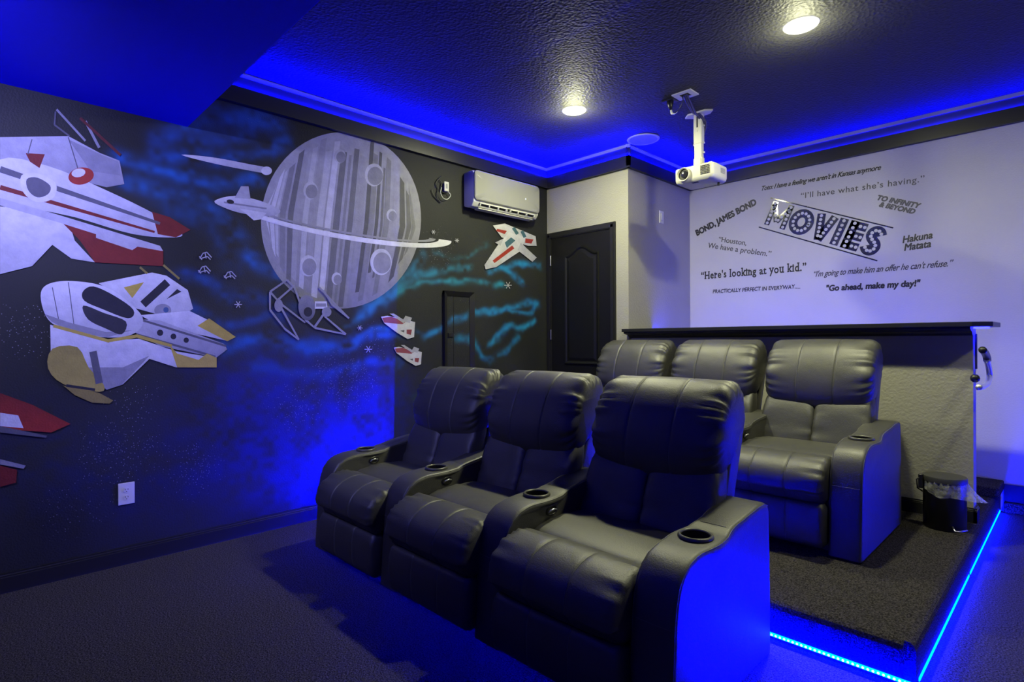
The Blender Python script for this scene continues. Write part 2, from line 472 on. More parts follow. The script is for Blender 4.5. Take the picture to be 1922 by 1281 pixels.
# ---- fascia boards with the blue cove strip on top, and the pale bead at the ceiling
FT, FB, FTH = 2.868, 2.762, 0.03
cove_n = [0]
def cove(axis, wall, sign, a, b, label, name, led='cove_led'):
    lo, hi = sorted((wall, wall + sign * FTH))
    mb = MB()
    bd = [(lo, FB), (hi, FB), (hi, FT), (lo, FT)]
    mb.prism(bd, axis, a, b)
    back = sorted((wall, wall + sign * 0.004))
    mb.prism([(back[0], FT), (back[1], FT), (back[1], 2.944), (back[0], 2.944)], axis, a, b)
    lip = sorted((wall + sign * FTH, wall + sign * (FTH + 0.006)))
    mb.prism([(lip[0], FB), (lip[1], FB), (lip[1], FB + 0.014), (lip[0], FB + 0.014)], axis, a, b)
    struct(mb.build(name, M['black_trim']))
    s0, s1 = sorted((wall + sign * 0.008, wall + sign * 0.018))
    sm = MB().prism([(s0, FT), (s1, FT), (s1, FT + 0.002), (s0, FT + 0.002)], axis, a, b)
    tag(sm.build('led_strip', M[led]), label, 'light strip', 'blue cove light strips')
    b0, b1 = sorted((wall, wall + sign * 0.02))
    struct(MB().prism([(b0, 2.943), (b1, 2.952), (b1, 2.966), (b0, ZC)], axis, a, b).build('trim_bead_' + name.split('_')[1], M['bead']))
cove('y', XL, 1, 0.98, YD, 'blue cove light strip above the mural wall fascia', 'trim_2')
cove('x', YD, -1, XL, XC + FTH, 'blue cove light strip above the black arched door', 'trim_3')
cove('y', XC, 1, YD - FTH, YB, 'blue cove light strip on the wall holding the light switch', 'trim_4')
cove('x', YB, -1, XC, XR, 'blue cove light strip above the wall of movie quotes', 'trim_5', 'dim_cove_led')

# ------------------------------------------------------------------ floor level strips
def riser_strip(axis, n, label, a, b):
    t = MB()
    if axis == 'x': t.box(a, b, YR - 0.004, YR - 0.0005, 0.012, 0.026)
    else: t.box(XS + 0.0005, XS + 0.004, a, b, 0.008, 0.020)
    o = tag(t.build('led_strip', M['floor_led'] if axis == 'x' else M['side_led']), label, 'light strip', 'blue strips along the platform foot')
    d = MB()
    k = a + 0.012
    while k < b:
        if axis == 'x': d.lathe([(0.0045, YR - 0.0062), (0.0045, YR - 0.0042)], (k, 0, 0.018), 8, 'y')
        k += 0.0165
    if axis == 'x':
        q = d.build('led_bead', M['led_dot'], o); q['kind'] = 'stuff'
    return o
riser_strip('x', 0, 'cyan blue light strip along the foot of the platform front', XL + 0.02, XS)
riser_strip('y', 0, 'cyan blue light strip along the foot of the platform aisle side', YR + 0.06, 3.72)
riser_strip('y', 0, 'short blue light strip on the platform side, nearest the back wall', 3.76, YB - 0.06)
struct(MB().box(XL, XR, YF, YF + 0.12, 0.0, 0.50).box(XL, XR, YF + 0.105, YF + 0.12, 0.50, 0.56).build('added_light_ledge', M['black_trim']))  # unseen ledge added so its lip sends the strip's light upward
fs = MB().box(XL + 0.05, 1.2, YF + 0.05, YF + 0.06, 0.50, 0.504)  # added strip behind the camera giving the soffit blue light
tag(fs.build('led_strip', M['front_fill']), 'added blue fill strip, unseen, along the screen wall', 'light strip')

rs = MB().box(XR - 0.004, XR - 0.001, YH + 0.05, YB - 0.1, 0.03, 0.042)
tag(rs.build('led_strip', M['right_led']), 'blue light strip along the foot of the right hand wall', 'light strip')

# ------------------------------------------------------------------ ceiling lamps, with two unseen fill lamps added
def downlight(x, y, z, label, watts, aim=None, spill=12.0):
    t = empty('downlight', (x, y, z), label, 'ceiling light', 'round recessed downlights')
    MB().lathe([(0.062, -0.001), (0.062, -0.010), (0.082, -0.008), (0.090, -0.003), (0.092, 0.0)], (0, 0, 0), 40, cap=False).build('trim_ring', M['white_plastic'], t, smooth=True)
    MB().lathe([(0.063, -0.004), (0.060, -0.010), (0.045, -0.0135), (0.02, -0.0155), (0.001, -0.016)], (0, 0, 0), 40, cap=True).build('diffuser', M['lamp'], t, smooth=True)
    if aim is None:                          # wide diffuser: a share of the light leaves it sideways
        l = bpy.data.lights.new('lamp', 'AREA'); l.shape = 'DISK'; l.size = 0.11
        lo = bpy.data.objects.new('lamp', l); lo.location = (0, 0, -0.018)
        l2 = bpy.data.lights.new('lamp_spill', 'POINT'); l2.shadow_soft_size = 0.05
        l2.energy = spill; l2.color = WARM
        lo2 = bpy.data.objects.new('lamp_spill', l2); lo2.location = (0, 0, -0.11)
        COL.objects.link(lo2); lo2.parent = t
    else:                                    # added fill lamp aimed at the mural
        l = bpy.data.lights.new('lamp', 'AREA'); l.shape = 'DISK'; l.size = 0.10; l.spread = math.radians(115)
        lo = bpy.data.objects.new('lamp', l); lo.location = (0, 0, -0.03)
        lo.rotation_euler = Vector(aim).to_track_quat('-Z', 'Y').to_euler()
    COL.objects.link(lo); lo.parent = t
    l.energy = watts; l.color = WARM if aim is None else COOL
    return t
downlight(-1.082, 3.297, ZC, 'round downlight nearer the camera, at the top right', LAMP)
downlight(-2.67, 3.289, ZC, 'round downlight nearest the mural, left of the projector', LAMP)
downlight(0.5, 3.29, ZC, 'added fill downlight, unseen, over the aisle at the right', LAMP * 0.35, spill=6.0)  # unseen lamp added as weak fill from the right
downlight(-2.55, -0.35, 2.545, 'added fill downlight, unseen, in the soffit over the front of the mural', MURAL_FILL, (-1.2, 0.95, -0.85))  # unseen lamp added to brighten the painted ships

# ------------------------------------------------------------------ door in the small wall
d = struct(bpy.data.objects.new('door_1', None)); COL.objects.link(d); d.location = (-3.36, YD, ZP)
dx0, dx1 = -3.78 + 3.36 + 0.005, -2.949 + 3.36       # casing limits, local
top = 2.312 - ZP
cas = MB()
for (a, b_) in ((dx0, dx0 + 0.055), (dx1 - 0.055, dx1)):
    cas.box(a, b_, -0.016, 0, 0, top); cas.box(a + 0.008, b_ - 0.018, -0.022, -0.016, 0, top - 0.01)
cas.box(dx0 + 0.055, dx1 - 0.055, -0.016, 0, top - 0.055, top); cas.box(dx0 + 0.02, dx1 - 0.02, -0.022, -0.016, top - 0.047, top - 0.02)
cas.build('casing', M['black_trim'], d)
sx0, sx1, st = dx0 + 0.058, dx1 - 0.058, top - 0.058
slab = MB().box(sx0, sx1, -0.006, 0.0, 0.01, st).build('slab', M['door_black'], d)
def arch_panel(x0, x1, z0, z1, arch):
    """moulded raised field with an arched head: sloped outer rim, sunken groove, raised centre"""
    def outline(ins):
        a, b_, c, e = x0 + ins, x1 - ins, z0 + ins, z1 - ins
        pts = [(a, c), (b_, c), (b_, e)]
        for k in range(1, 20):
            t = k / 20
            s = 0.5 - 0.5 * math.cos(2 * math.pi * t)
            pts.append((b_ + (a - b_) * t, e + arch * (s ** 1.2)))
        pts.append((a, e)); return pts
    lv = [(0.0, -0.006), (0.004, -0.016), (0.014, -0.014), (0.026, -0.0065), (0.034, -0.0065), (0.060, -0.013)]
    mb = MB(); rings = [outline(i) for i, _ in lv]; n = len(rings[0])
    vs = [(p, y, q) for (i, y), r in zip(lv, rings) for p, q in r]
    fs = [(k * n + i, k * n + (i + 1) % n, (k + 1) * n + (i + 1) % n, (k + 1) * n + i) for k in range(len(lv) - 1) for i in range(n)]
    fs.append(tuple((len(lv) - 1) * n + i for i in range(n)))
    return mb.add(vs, fs)
pl_ = at(1062, 480, 'y', YD); pr_ = at(1124, 480, 'y', YD)
zb = at(1090, 684, 'y', YD)[2] - ZP
arch_panel(pl_[0] + 3.36 - 0.01, pr_[0] + 3.36 + 0.005, zb, at(1060, 481, 'y', YD)[2] - ZP, 0.075).build('raised_panel', M['door_black'], d)
arch_panel(pl_[0] + 3.36 - 0.01, pr_[0] + 3.36 + 0.005, 0.16, zb - 0.14, 0.0).build('raised_panel', M['door_black'], d)
for zz in (2.035, 1.30, 0.45):
    MB().lathe([(0.008, -0.05), (0.008, 0.05)], (sx0 - 0.002, -0.020, zz - ZP), 12).build('hinge', M['metal'], d, smooth='auto')['label'] = 'bare metal hinge'
kp = at(1130, 664, 'y', YD - 0.05)
MB().lathe([(0.012, -0.004), (0.012, -0.03), (0.024, -0.038), (0.027, -0.052), (0.02, -0.064), (0.004, -0.067)], (sx1 - 0.055, 0, kp[2] - ZP), 20, 'y').build('knob', M['metal'], d, smooth=True)['label'] = 'round metal knob'

# ------------------------------------------------------------------ narrow access door in the mural wall
a0, a1 = at(831, 600, 'x', XL), at(887, 600, 'x', XL)
az1 = at(831, 546, 'x', XL)[2]; az0 = 0.45
d2 = struct(bpy.data.objects.new('door_2', None)); COL.objects.link(d2); d2.location = (XL, (a0[1] + a1[1]) / 2, az0)
ay0, ay1 = a0[1] - d2.location.y, a1[1] - d2.location.y; H2 = az1 - az0
fr = MB(); fw = 0.04
for (lo, hi, k) in ((ay0, ay0 + fw, 0), (ay1 - fw, ay1, 1)):
    fr.prism([(0, lo), (0.030 if k == 0 else 0.010, lo), (0.010 if k == 0 else 0.030, hi), (0, hi)], 'z', 0, H2)
fr.prism([(0, H2 - fw), (0.010, H2 - fw), (0.030, H2), (0, H2)], 'y', ay0, ay1)
fr.build('casing', M['black_trim'], d2)
pg = painted_grid('slab', a0[1] + fw, a1[1] - fw, az0, az1 - fw, XL + 0.005, 0.008, M['mural'], d2)
pg.matrix_parent_inverse = Matrix.Translation(-Vector(d2.location))
MB().box(0.004, 0.008, ay0 + fw + 0.07, ay0 + fw + 0.074, 0, H2 - fw).build('groove', M['slot'], d2)
kz = at(845, 629, 'x', XL)[2] - az0
lt = MB().box(0.004, 0.014, ay0 + fw + 0.01, ay0 + fw + 0.066, kz - 0.018, kz + 0.018).build('latch', M['black_plastic'], d2, bevel=0.002)
MB().box(0.013, 0.017, ay0 + fw + 0.016, ay0 + fw + 0.03, kz - 0.010, kz + 0.010).build('latch_button', M['slot'], lt)

# ------------------------------------------------------------------ painted figures on the mural
mur = empty('wall_mural', (XL, 2.0, 1.4), 'painted space mural of white rockets and a grey ringed planet on black wall', 'mural')
layer = [0]
W1, W2, W3, W4 = (0.58, 0.58, 0.62), (0.40, 0.40, 0.45), (0.24, 0.24, 0.28), (0.10, 0.10, 0.125)
RED, DRED, YEL, DYEL, INK, TEAL = (0.30, 0.03, 0.02), (0.16, 0.018, 0.015), (0.42, 0.33, 0.06), (0.24, 0.20, 0.05), (0.02, 0.02, 0.03), (0.05, 0.12, 0.16)
def figure(name, shapes, label=None):
    """shapes: list of (pixel outline, colour or (colour_left, colour_right)); painted flat on the wall"""
    vs, fs, cs = [], [], []
    for pts, c in shapes:
        layer[0] += 1
        x = 0.0008 + 0.00006 * layer[0]
        o = len(vs); w = [at(u, v_, 'x', XL) for u, v_ in pts]
        vs += [(x, p[1] - 2.0, p[2] - 1.4) for p in w]; fs.append(list(range(o, len(vs))))
        if isinstance(c[0], tuple):
            us = [p[1] for p in pts]; lo, hi = min(us), max(us) + 1e-6
            cs += [tuple(c[0][k] + (c[1][k] - c[0][k]) * (q[1] - lo) / (hi - lo) for k in range(3)) for q in pts]
        else: cs += [c] * len(pts)
    me = bpy.data.meshes.new(name); me.from_pydata(vs, [], fs)
    ca = me.color_attributes.new('paint', 'FLOAT_COLOR', 'POINT')
    ca.data.foreach_set('color', np.array([(*c, 1) for c in cs], np.float32).ravel())
    bm = bmesh.new(); bm.from_mesh(me)
    bmesh.ops.triangulate(bm, faces=bm.faces, ngon_method='EAR_CLIP')
    for f in bm.faces:
        f.normal_update()
        if f.normal.x < 0: f.normal_flip()
    bm.to_mesh(me); bm.free()
    me.materials.append(M['figure'])
    ob = bpy.data.objects.new(name, me); COL.objects.link(ob); ob.parent = mur
    if label: ob['label'] = label
    return ob
def ell(cx, cy, rx, ry, rot=0.0, n=28, a0=0, a1=360):
    r = math.radians(rot); out = []
    m_ = n if a1 - a0 >= 360 else n + 1
    for k in range(m_):
        a = math.radians(a0 + (a1 - a0) * k / n)
        x, y = rx * math.cos(a), ry * math.sin(a)
        out.append((cx + x * math.cos(r) - y * math.sin(r), cy + x * math.sin(r) + y * math.cos(r)))
    return out
def line(p, q, w, w2=None):
    w2 = w if w2 is None else w2
    dx, dy = q[0] - p[0], q[1] - p[1]; L = math.hypot(dx, dy); nx, ny = -dy / L / 2, dx / L / 2
    return [(p[0] + nx * w, p[1] + ny * w), (q[0] + nx * w2, q[1] + ny * w2), (q[0] - nx * w2, q[1] - ny * w2), (p[0] - nx * w, p[1] - ny * w)]
def smooth(pts, per=5): return [tuple(p) for p in catmull(pts, per)]
# grey banded planet with a plain pale ring
PCX, PCY, PRX, PRY = 640, 414, 150, 166
shapes = [(ell(PCX, PCY, PRX, PRY, 6, 64), ((0.44, 0.44, 0.48), (0.22, 0.22, 0.22)))]
rr = random.Random(3)
def inside(fx, fy):
    r = math.radians(6)
    x, y = fx * PRX, fy * PRY
    return (PCX + x * math.cos(r) - y * math.sin(r), PCY + x * math.sin(r) + y * math.cos(r))
k = -0.97
while k < 0.95:
    wd = rr.uniform(0.025, 0.085); k2 = min(0.97, k + wd)
    g = rr.choice((0.16, 0.24, 0.36, 0.5, 0.6))
    n_ = 14; t0, t1 = rr.uniform(-1, -0.75), rr.uniform(0.6, 1.0)
    hh = lambda q: math.sqrt(max(0, 1 - q * q)) * 0.985
    outl = [inside(k * (1 - 0.10 * abs(s)), s * hh(k)) for s in np.linspace(t0, t1, n_)] + [inside(k2 * (1 - 0.10 * abs(s)), s * hh(k2)) for s in np.linspace(t1, t0, n_)]
    shapes.append((outl, ((g, g, g * 1.08) if k < 0 else (g * 0.75, g * 0.75, g * 0.78), (g * 0.9, g * 0.9, g * 0.95) if k < 0 else (g * 0.5, g * 0.5, g * 0.5))))
    k = k2 + rr.uniform(0.0, 0.05)
for (cx, cy, r) in ((0.35, -0.55, 0.13), (-0.42, -0.30, 0.10), (0.55, 0.42, 0.15), (-0.35, 0.55, 0.12), (0.02, 0.66, 0.07), (0.62, -0.12, 0.07), (-0.1, -0.72, 0.08)):
    c = inside(cx, cy)
    shapes.append((ell(c[0], c[1], r * PRX * 0.9, r * PRY, 0, 24), (0.52, 0.52, 0.55)))
    shapes.append((ell(c[0] + 2, c[1] + 2, r * PRX * 0.74, r * PRY * 0.8, 0, 24), (0.26, 0.26, 0.28)))
ring = lambda rx, ry, a0, a1, n=40: ell(PCX + 4, PCY + 5, rx, ry, 10, n, a0, a1)
def ringband(rx, ry, rx2, ry2, a0, a1): return ring(rx, ry, a0, a1) + ring(rx2, ry2, a0, a1)[::-1]
shapes.append((ringband(206, 30, 182, 21, -4, 184), (0.72, 0.72, 0.74)))
shapes.append((ringband(176, 19, 164, 15, -2, 182), (0.30, 0.30, 0.32)))
figure('painted_planet', shapes, 'grey painted planet with vertical bands, craters and a pale ring')
# comet and small shuttle left of the planet
figure('painted_comet', [(smooth([(340, 291), (400, 296), (470, 309), (503, 316), (505, 326), (470, 321), (400, 307)], 4), (W1, W2)), (ell(500, 321, 10, 8), (0.66, 0.66, 0.7))], 'white painted comet with a long tapering tail')
figure('painted_shuttle', [
    (smooth([(402, 378), (440, 368), (490, 378), (526, 396), (505, 406), (460, 402), (425, 392)], 4), (W1, W2)),
    ([(450, 392), (476, 414), (490, 412), (500, 400)], W1), ([(440, 372), (452, 350), (466, 350), (470, 374)], W2),
    (line((420, 380), (500, 392), 3), W3), (ell(432, 379, 7, 4, 12), INK)], 'small white painted shuttle below the comet')
# large red and white rocket plane at the left edge
figure('painted_rocket', [
    ([(0, 258), (128, 256), (188, 288), (224, 302), (233, 346), (200, 352), (110, 330), (0, 300)], (W2, W3)),
    (smooth([(0, 300), (90, 312), (200, 358), (290, 402), (338, 434), (330, 446), (250, 440), (140, 408), (0, 372)], 4), (W1, W2)),
    ([(285, 398), (318, 408), (357, 432), (330, 446), (296, 440)], DRED),
    (line((0, 318), (300, 420), 12, 5), W4), (line((0, 352), (290, 436), 9, 4), DRED),
    ([(48, 288), (84, 290), (74, 316), (56, 304)], DRED), ([(128, 262), (188, 290), (222, 304), (226, 330), (170, 322)], W3), (line((128, 258), (150, 330), 2), W4), (line((60, 262), (52, 290), 2), W4), (line((20, 396), (24, 505), 2), W4), (line((128, 424), (138, 486), 2.5), W4), ([(30, 452), (72, 470), (98, 458), (70, 486), (20, 500)], W3), (ell(152, 331, 24, 16, -10), RED), (ell(147, 325, 13, 8, -10), W1),
    (smooth([(40, 330), (70, 326), (104, 344), (100, 372), (70, 380), (44, 362)], 4), W1), (smooth([(50, 337), (70, 334), (94, 349), (90, 365), (70, 371), (53, 358)], 4), W4),
    ([(0, 388), (60, 394), (130, 420), (140, 452), (178, 493), (134, 486), (98, 460), (60, 500), (0, 515)], (W1, W2)),
    ([(110, 412), (306, 470), (306, 500), (178, 493), (150, 452)], DRED), ([(180, 433), (264, 459), (248, 470), (180, 447)], W2),
    ([(0, 372), (110, 404), (300, 462), (306, 472), (250, 462), (110, 418), (0, 386)], W2),
    (line((106, 206), (160, 265), 4), W3), (line((104, 210), (102, 235), 3), W4), (line((102, 235), (130, 256), 3), W4),
    (line((160, 228), (186, 278), 5), W3), (line((150, 222), (226, 292), 5), (0.10, 0.02, 0.02))], 'large red and white painted rocket plane at the left edge')
# yellow and white round nosed shuttle
figure('painted_shuttle', [
    ([(185, 532), (285, 512), (312, 518), (352, 545), (362, 580), (330, 600), (250, 578)], (W1, W2)),
    ([(232, 540), (270, 530), (248, 560)], YEL), (line((268, 572), (314, 530), 15), INK), ([(312, 562), (332, 543), (340, 548)], INK),
    (ell(305, 583, 16, 12), W3), (ell(311, 582, 5, 5), (0.05, 0.10, 0.22)),
    ([(262, 592), (355, 584), (392, 602), (440, 632), (425, 640), (300, 612)], (W1, W2)), ([(370, 612), (392, 598), (442, 633), (426, 641)], YEL),
    ([(200, 596), (300, 602), (420, 646), (426, 656), (405, 672), (300, 650)], (W2, W3)), (line((262, 600), (424, 650), 4), W4), (line((256, 628), (404, 670), 4), W4), (ell(300, 625, 6, 6, 0, 14), INK), (ell(325, 632, 5.5, 5.5, 0, 14), INK), (ell(349, 639, 5, 5, 0, 14), INK),
    ([(94, 610), (200, 640), (260, 636), (330, 660), (405, 672), (405, 690), (330, 690), (280, 674), (230, 722), (200, 732), (150, 690), (95, 660)], (W1, W2)),
    (smooth([(76, 556), (90, 534), (135, 528), (200, 540), (255, 580), (268, 606), (248, 628), (200, 634), (130, 622), (90, 600)], 5), ((0.62, 0.62, 0.66), W2)),
    (line((98, 540), (112, 612), 1.6), W4), (line((128, 530), (140, 622), 1.6), W4), ([(84, 590), (130, 606), (200, 624), (248, 620), (200, 634), (130, 622), (96, 604)], W3), (smooth([(155, 548), (175, 538), (215, 556), (250, 582), (240, 598), (190, 580), (158, 565)], 4), INK), (smooth([(156, 574), (195, 588), (236, 604), (228, 628), (200, 618), (165, 600)], 4), (0.03, 0.03, 0.04)),
    ([(150, 690), (230, 690), (280, 668), (250, 700), (228, 722), (200, 732)], W3), (line((100, 612), (205, 641), 6), YEL), (line((203, 640), (258, 631), 6), YEL), (line((256, 631), (322, 650), 6), YEL),
    ([(318, 648), (332, 664), (372, 676), (388, 664), (406, 672), (406, 690), (332, 690)], YEL),
    (smooth([(98, 655), (145, 652), (166, 690), (194, 722), (186, 736), (120, 722), (90, 692)], 3), ((0.26, 0.22, 0.05), (0.36, 0.30, 0.07))),
    ([(118, 724), (186, 738), (212, 752), (205, 758), (172, 756), (140, 742)], DYEL), (line((124, 724), (178, 732), 5), INK),
    (line((262, 502), (276, 514), 4), DYEL), (line((306, 498), (336, 524), 4), DYEL), (line((174, 660), (186, 720), 14), W4)], 'yellow and white painted shuttle with a round nose')
# cropped red ship in the lower left corner
figure('painted_rocket', [
    ([(0, 738), (60, 760), (132, 796), (96, 812), (40, 808), (0, 800)], (DRED, RED)), ([(0, 775), (34, 780), (44, 804), (0, 800)], W1),
    ([(0, 800), (88, 818), (86, 822), (0, 812)], W4), ([(0, 862), (48, 874), (44, 880), (0, 872)], W3), ([(0, 874), (32, 882), (30, 906), (0, 914)], DRED)], 'dark red painted rocket cut off by the left edge')
# lattice winged satellite
L = []
for p, q in [((506, 548), (538, 526)), ((538, 526), (552, 540)), ((552, 540), (575, 605)), ((506, 548), (506, 582)), ((506, 582), (534, 618)), ((534, 618), (560, 638)), ((520, 564), (552, 536)), ((506, 548), (520, 564)), ((520, 566), (572, 606)), ((588, 616), (606, 590)), ((572, 600), (590, 616)), ((590, 616), (648, 628)), ((648, 628), (608, 594)), ((590, 614), (606, 592)), ((598, 540), (654, 598)), ((606, 545), (622, 572)), ((622, 572), (654, 598)), ((528, 580), (560, 638))]:
    L.append((line(p, q, 4.0, 3.0), (0.26, 0.26, 0.31)))
L += [(ell(575, 578, 16, 24, -5), (W3, W4)), (ell(577, 586, 8, 9), INK), ([(590, 566), (612, 566), (614, 580), (590, 580)], W1), ([(592, 570), (611, 570), (611, 576), (592, 576)], W3), (ell(612, 586, 9, 9), W3), (ell(522, 574, 8, 12), W3)]
figure('painted_satellite', L, 'grey painted satellite with open lattice wings')
def dart(x, y, s):
    T = lambda pts: [(x + a * s, y + b_ * s) for a, b_ in pts]
    return [(T([(0, 0), (12, -2), (64, 10), (62, 38), (50, 42), (30, 30), (6, 12)]), (W1, W1)), (T([(2, 2), (20, 0), (46, 10), (40, 14), (6, 11)]), (0.30, 0.07, 0.09)),
            (T([(40, 8), (46, -2), (58, 2), (54, 12)]), W2), (T([(16, -6), (24, -6), (46, 8), (42, 12)]), W2), (T([(48, 24), (58, 24), (56, 34), (48, 32)]), (0.25, 0.05, 0.07)), (T([(36, 26), (44, 25), (43, 30)]), W4)]
figure('painted_dart', dart(714, 595, 1.0), 'upper white and maroon painted dart')
figure('painted_dart', dart(738, 653, 0.82), 'lower white and maroon painted dart')
# white jet with a red stripe
figure('painted_jet', [
    ([(924, 424), (946, 420), (1004, 444), (1006, 462), (990, 462), (940, 446)], (W1, W2)), ([(932, 430), (950, 434), (946, 440), (930, 434)], RED), ([(985, 448), (1000, 450), (996, 458), (984, 456)], RED),
    ([(954, 436), (984, 446), (978, 470), (930, 502), (910, 506), (908, 498), (932, 462)], (W1, W2)), (line((925, 492), (962, 464), 6, 7), RED),
    ([(946, 456), (958, 446), (966, 452), (950, 466)], TEAL), (line((962, 428), (970, 440), 6), TEAL), (line((978, 434), (984, 446), 6), TEAL),
    ([(976, 456), (1006, 484), (998, 492), (970, 470)], W2), ([(928, 456), (944, 448), (938, 462)], W2)], 'white painted jet with a red stripe below the air conditioner')
# little star marks and squiggles
st_ = []
for (x, y, r) in ((446, 572, 7), (690, 656, 7), (674, 616, 5), (812, 436, 4), (952, 536, 7), (856, 452, 4)):
    st_ = []
    for a in (0, 60, 120):
        dx, dy = r * math.cos(math.radians(a)), r * math.sin(math.radians(a))
        st_.append((line((x - dx, y - dy), (x + dx, y + dy), 1.2), (0.42, 0.42, 0.46)))
    figure('painted_star', st_)
for (x, y) in ((382, 480), (380, 506), (428, 516)):
    st_ = []
    for p, q in (((-8, 6), (-2, -4)), ((-2, -4), (5, -6)), ((5, -6), (14, 4)), ((-6, 6), (6, 2)), ((6, 2), (12, 8)), ((2, -4), (4, 6)), ((-9, 2), (-4, 8))):
        st_.append((line((x + p[0], y + p[1]), (x + q[0], y + q[1]), 1.8), (0.34, 0.34, 0.40)))
    figure('painted_squiggle', st_)

# ------------------------------------------------------------------ wall quotes
def text_mesh(txt, spacing=1.0):
    cu = bpy.data.curves.new('t', 'FONT'); cu.body = txt; cu.size = 1.0; cu.space_character = spacing
    cu.resolution_u = 2; o = bpy.data.objects.new('t', cu); COL.objects.link(o); bpy.context.view_layer.update()
    me = bpy.data.meshes.new_from_object(o.evaluated_get(bpy.context.evaluated_depsgraph_get()))
    bpy.data.objects.remove(o)
    co = np.empty(len(me.vertices) * 3); me.vertices.foreach_get('co', co)
    return co.reshape(-1, 3)
SERIF = {'H': ('b', .1, .9, 't', .1, .9), 'r': ('b', .2, 'x', .1), 'l': ('b', .5, 'a', .3), 'k': ('b', .12, .85, 'a', .05, 'x', .85), 'i': ('b', .5, 'x', .3), 'n': ('b', .12, .88, 'x', .05),
         'a': ('b', .95,), 't': ('b', .6,), 'y': ('x', .1, .9), 'u': ('x', .1, .85, 'b', .95), 'd': ('a', .85, 'b', .95)}
def slab_serifs(me, txt, spacing):
    """short feet on the stems, typewriter fashion"""
    wn = np.ptp(text_mesh('nn', spacing)[:, 0]); x = 0.0; quads = []
    for ch in txt:
        adv = np.ptp(text_mesh('n' + ch + 'n', spacing)[:, 0]) - wn
        if ch in SERIF:
            g = text_mesh(ch); x0, x1 = x + g[:, 0].min(), x + g[:, 0].max(); row = None
            for e in SERIF[ch]:
                if isinstance(e, str): row = {'b': 0.0, 't': 0.66, 'a': 0.70, 'x': 0.46}[e]
                else: quads.append((x0 + e * (x1 - x0), row))
        x += adv
    bm = bmesh.new(); bm.from_mesh(me)
    for cx, y in quads:
        bm.faces.new([bm.verts.new(p) for p in ((cx - 0.11, y, 0.004), (cx + 0.11, y, 0.004), (cx + 0.11, y + 0.05, 0.004), (cx - 0.11, y + 0.05, 0.004))])
    bm.to_mesh(me); bm.free()
def vinyl_text(name, txt, p0, p1, label, mat, shear=0.0, bold=0.0, tall=1.0, spacing=1.0, group='movie quotes on the back wall', jitter=0.0, parent=None, slab=False):
    """lettering laid along the baseline p0 -> p1 (photo pixels) on the back wall"""
    a, b_ = at(*p0, 'y', YB), at(*p1, 'y', YB)
    L = math.hypot(b_[0] - a[0], b_[2] - a[2]); ang = math.atan2(b_[2] - a[2], b_[0] - a[0])
    cu = bpy.data.curves.new(name, 'FONT'); cu.body = txt; cu.size = 1.0
    cu.shear = shear; cu.offset = min(bold, 0.0); cu.space_character = spacing; cu.resolution_u = 4; cu.extrude = 0.004
    o = bpy.data.objects.new(name, cu); COL.objects.link(o)
    bpy.context.view_layer.update()
    me = bpy.data.meshes.new_from_object(o.evaluated_get(bpy.context.evaluated_depsgraph_get()))
    bpy.data.objects.remove(o)
    if slab: slab_serifs(me, txt, spacing)
    co = np.empty(len(me.vertices) * 3); me.vertices.foreach_get('co', co); co = co.reshape(-1, 3)
    fa = [tuple(p.vertices) for p in me.polygons]
    if bold > 0:                       # thicker strokes: the outline repeated a little to each side
        n0 = len(co); parts = []; fb = []
        for k, (dx, dy) in enumerate(((0, 0), (1, 0), (-1, 0), (0, 1), (0, -1), (0.7, 0.7), (-0.7, 0.7), (0.7, -0.7), (-0.7, -0.7))):
            parts.append(co + np.array([dx * bold, dy * bold, 0.0006 * k])); fb += [tuple(i + n0 * k for i in f) for f in fa]
        co = np.vstack(parts); fa = fb
    co[:, 0] -= co[:, 0].min(); s = L / co[:, 0].max()
    X = co[:, 0] * s; Z = co[:, 1] * s * tall
    if jitter: Z = Z + jitter * np.sin(X * 60)
    out = np.stack([X * math.cos(ang) - Z * math.sin(ang), -(co[:, 2] * 0.1 + 0.0008), X * math.sin(ang) + Z * math.cos(ang)], -1)
    me = bpy.data.meshes.new(name); me.from_pydata([tuple(p) for p in out.tolist()], [], fa); me.update()
    me.materials.append(mat)
    ob = bpy.data.objects.new(name, me); COL.objects.link(ob); ob.location = (a[0], YB, a[2])
    if parent:
        ob.location = Vector((a[0], YB, a[2])) - Vector(parent.location); ob.parent = parent
    else: tag(ob, label, 'wall lettering', group)
    return ob
vinyl_text('wall_quote', "Toto: I have a feeling we aren't in Kansas anymore", (1430, 358), (1654, 318.5), 'slanted script quote about Kansas, topmost on the back wall', M['text'], shear=0.4, bold=0.028, tall=1.15, spacing=0.93)
vinyl_text('wall_quote', "\u201cI\u2019ll have what she\u2019s having.\u201d", (1503, 373), (1735, 341), 'thin grey quote reading I\'ll have what she\'s having', M['text_grey'], bold=0.008, tall=1.0, spacing=1.1)
vinyl_text('wall_quote', 'BOND, JAMES BOND', (1308, 443), (1421, 383), 'bold black capitals BOND, JAMES BOND climbing at the left', M['text'], bold=0.055, tall=1.2)
def stack(name, label, lines, mat, **kw):
    a = at(*lines[0][1], 'y', YB)
    t = empty('wall_quote', (a[0], YB, a[2]), label, 'wall lettering', 'movie quotes on the back wall')
    for txt, p0, p1 in lines: vinyl_text('text_line', txt, p0, p1, None, mat, parent=t, **kw)
stack('houston', 'two line grey quote reading Houston, We have a problem', [("\u201cHouston,", (1348, 453.5), (1400.5, 461)), ("We have a problem.\u201d", (1328, 465), (1446, 482))], M['text_grey'], bold=0.012)
vinyl_text('wall_quote', "\u201cHere's looking at you kid.\u201d", (1316, 524.5), (1513.5, 508), 'typewriter style quote reading Here\'s looking at you kid', M['text'], bold=0.026, tall=1.3, spacing=1.12, slab=True)
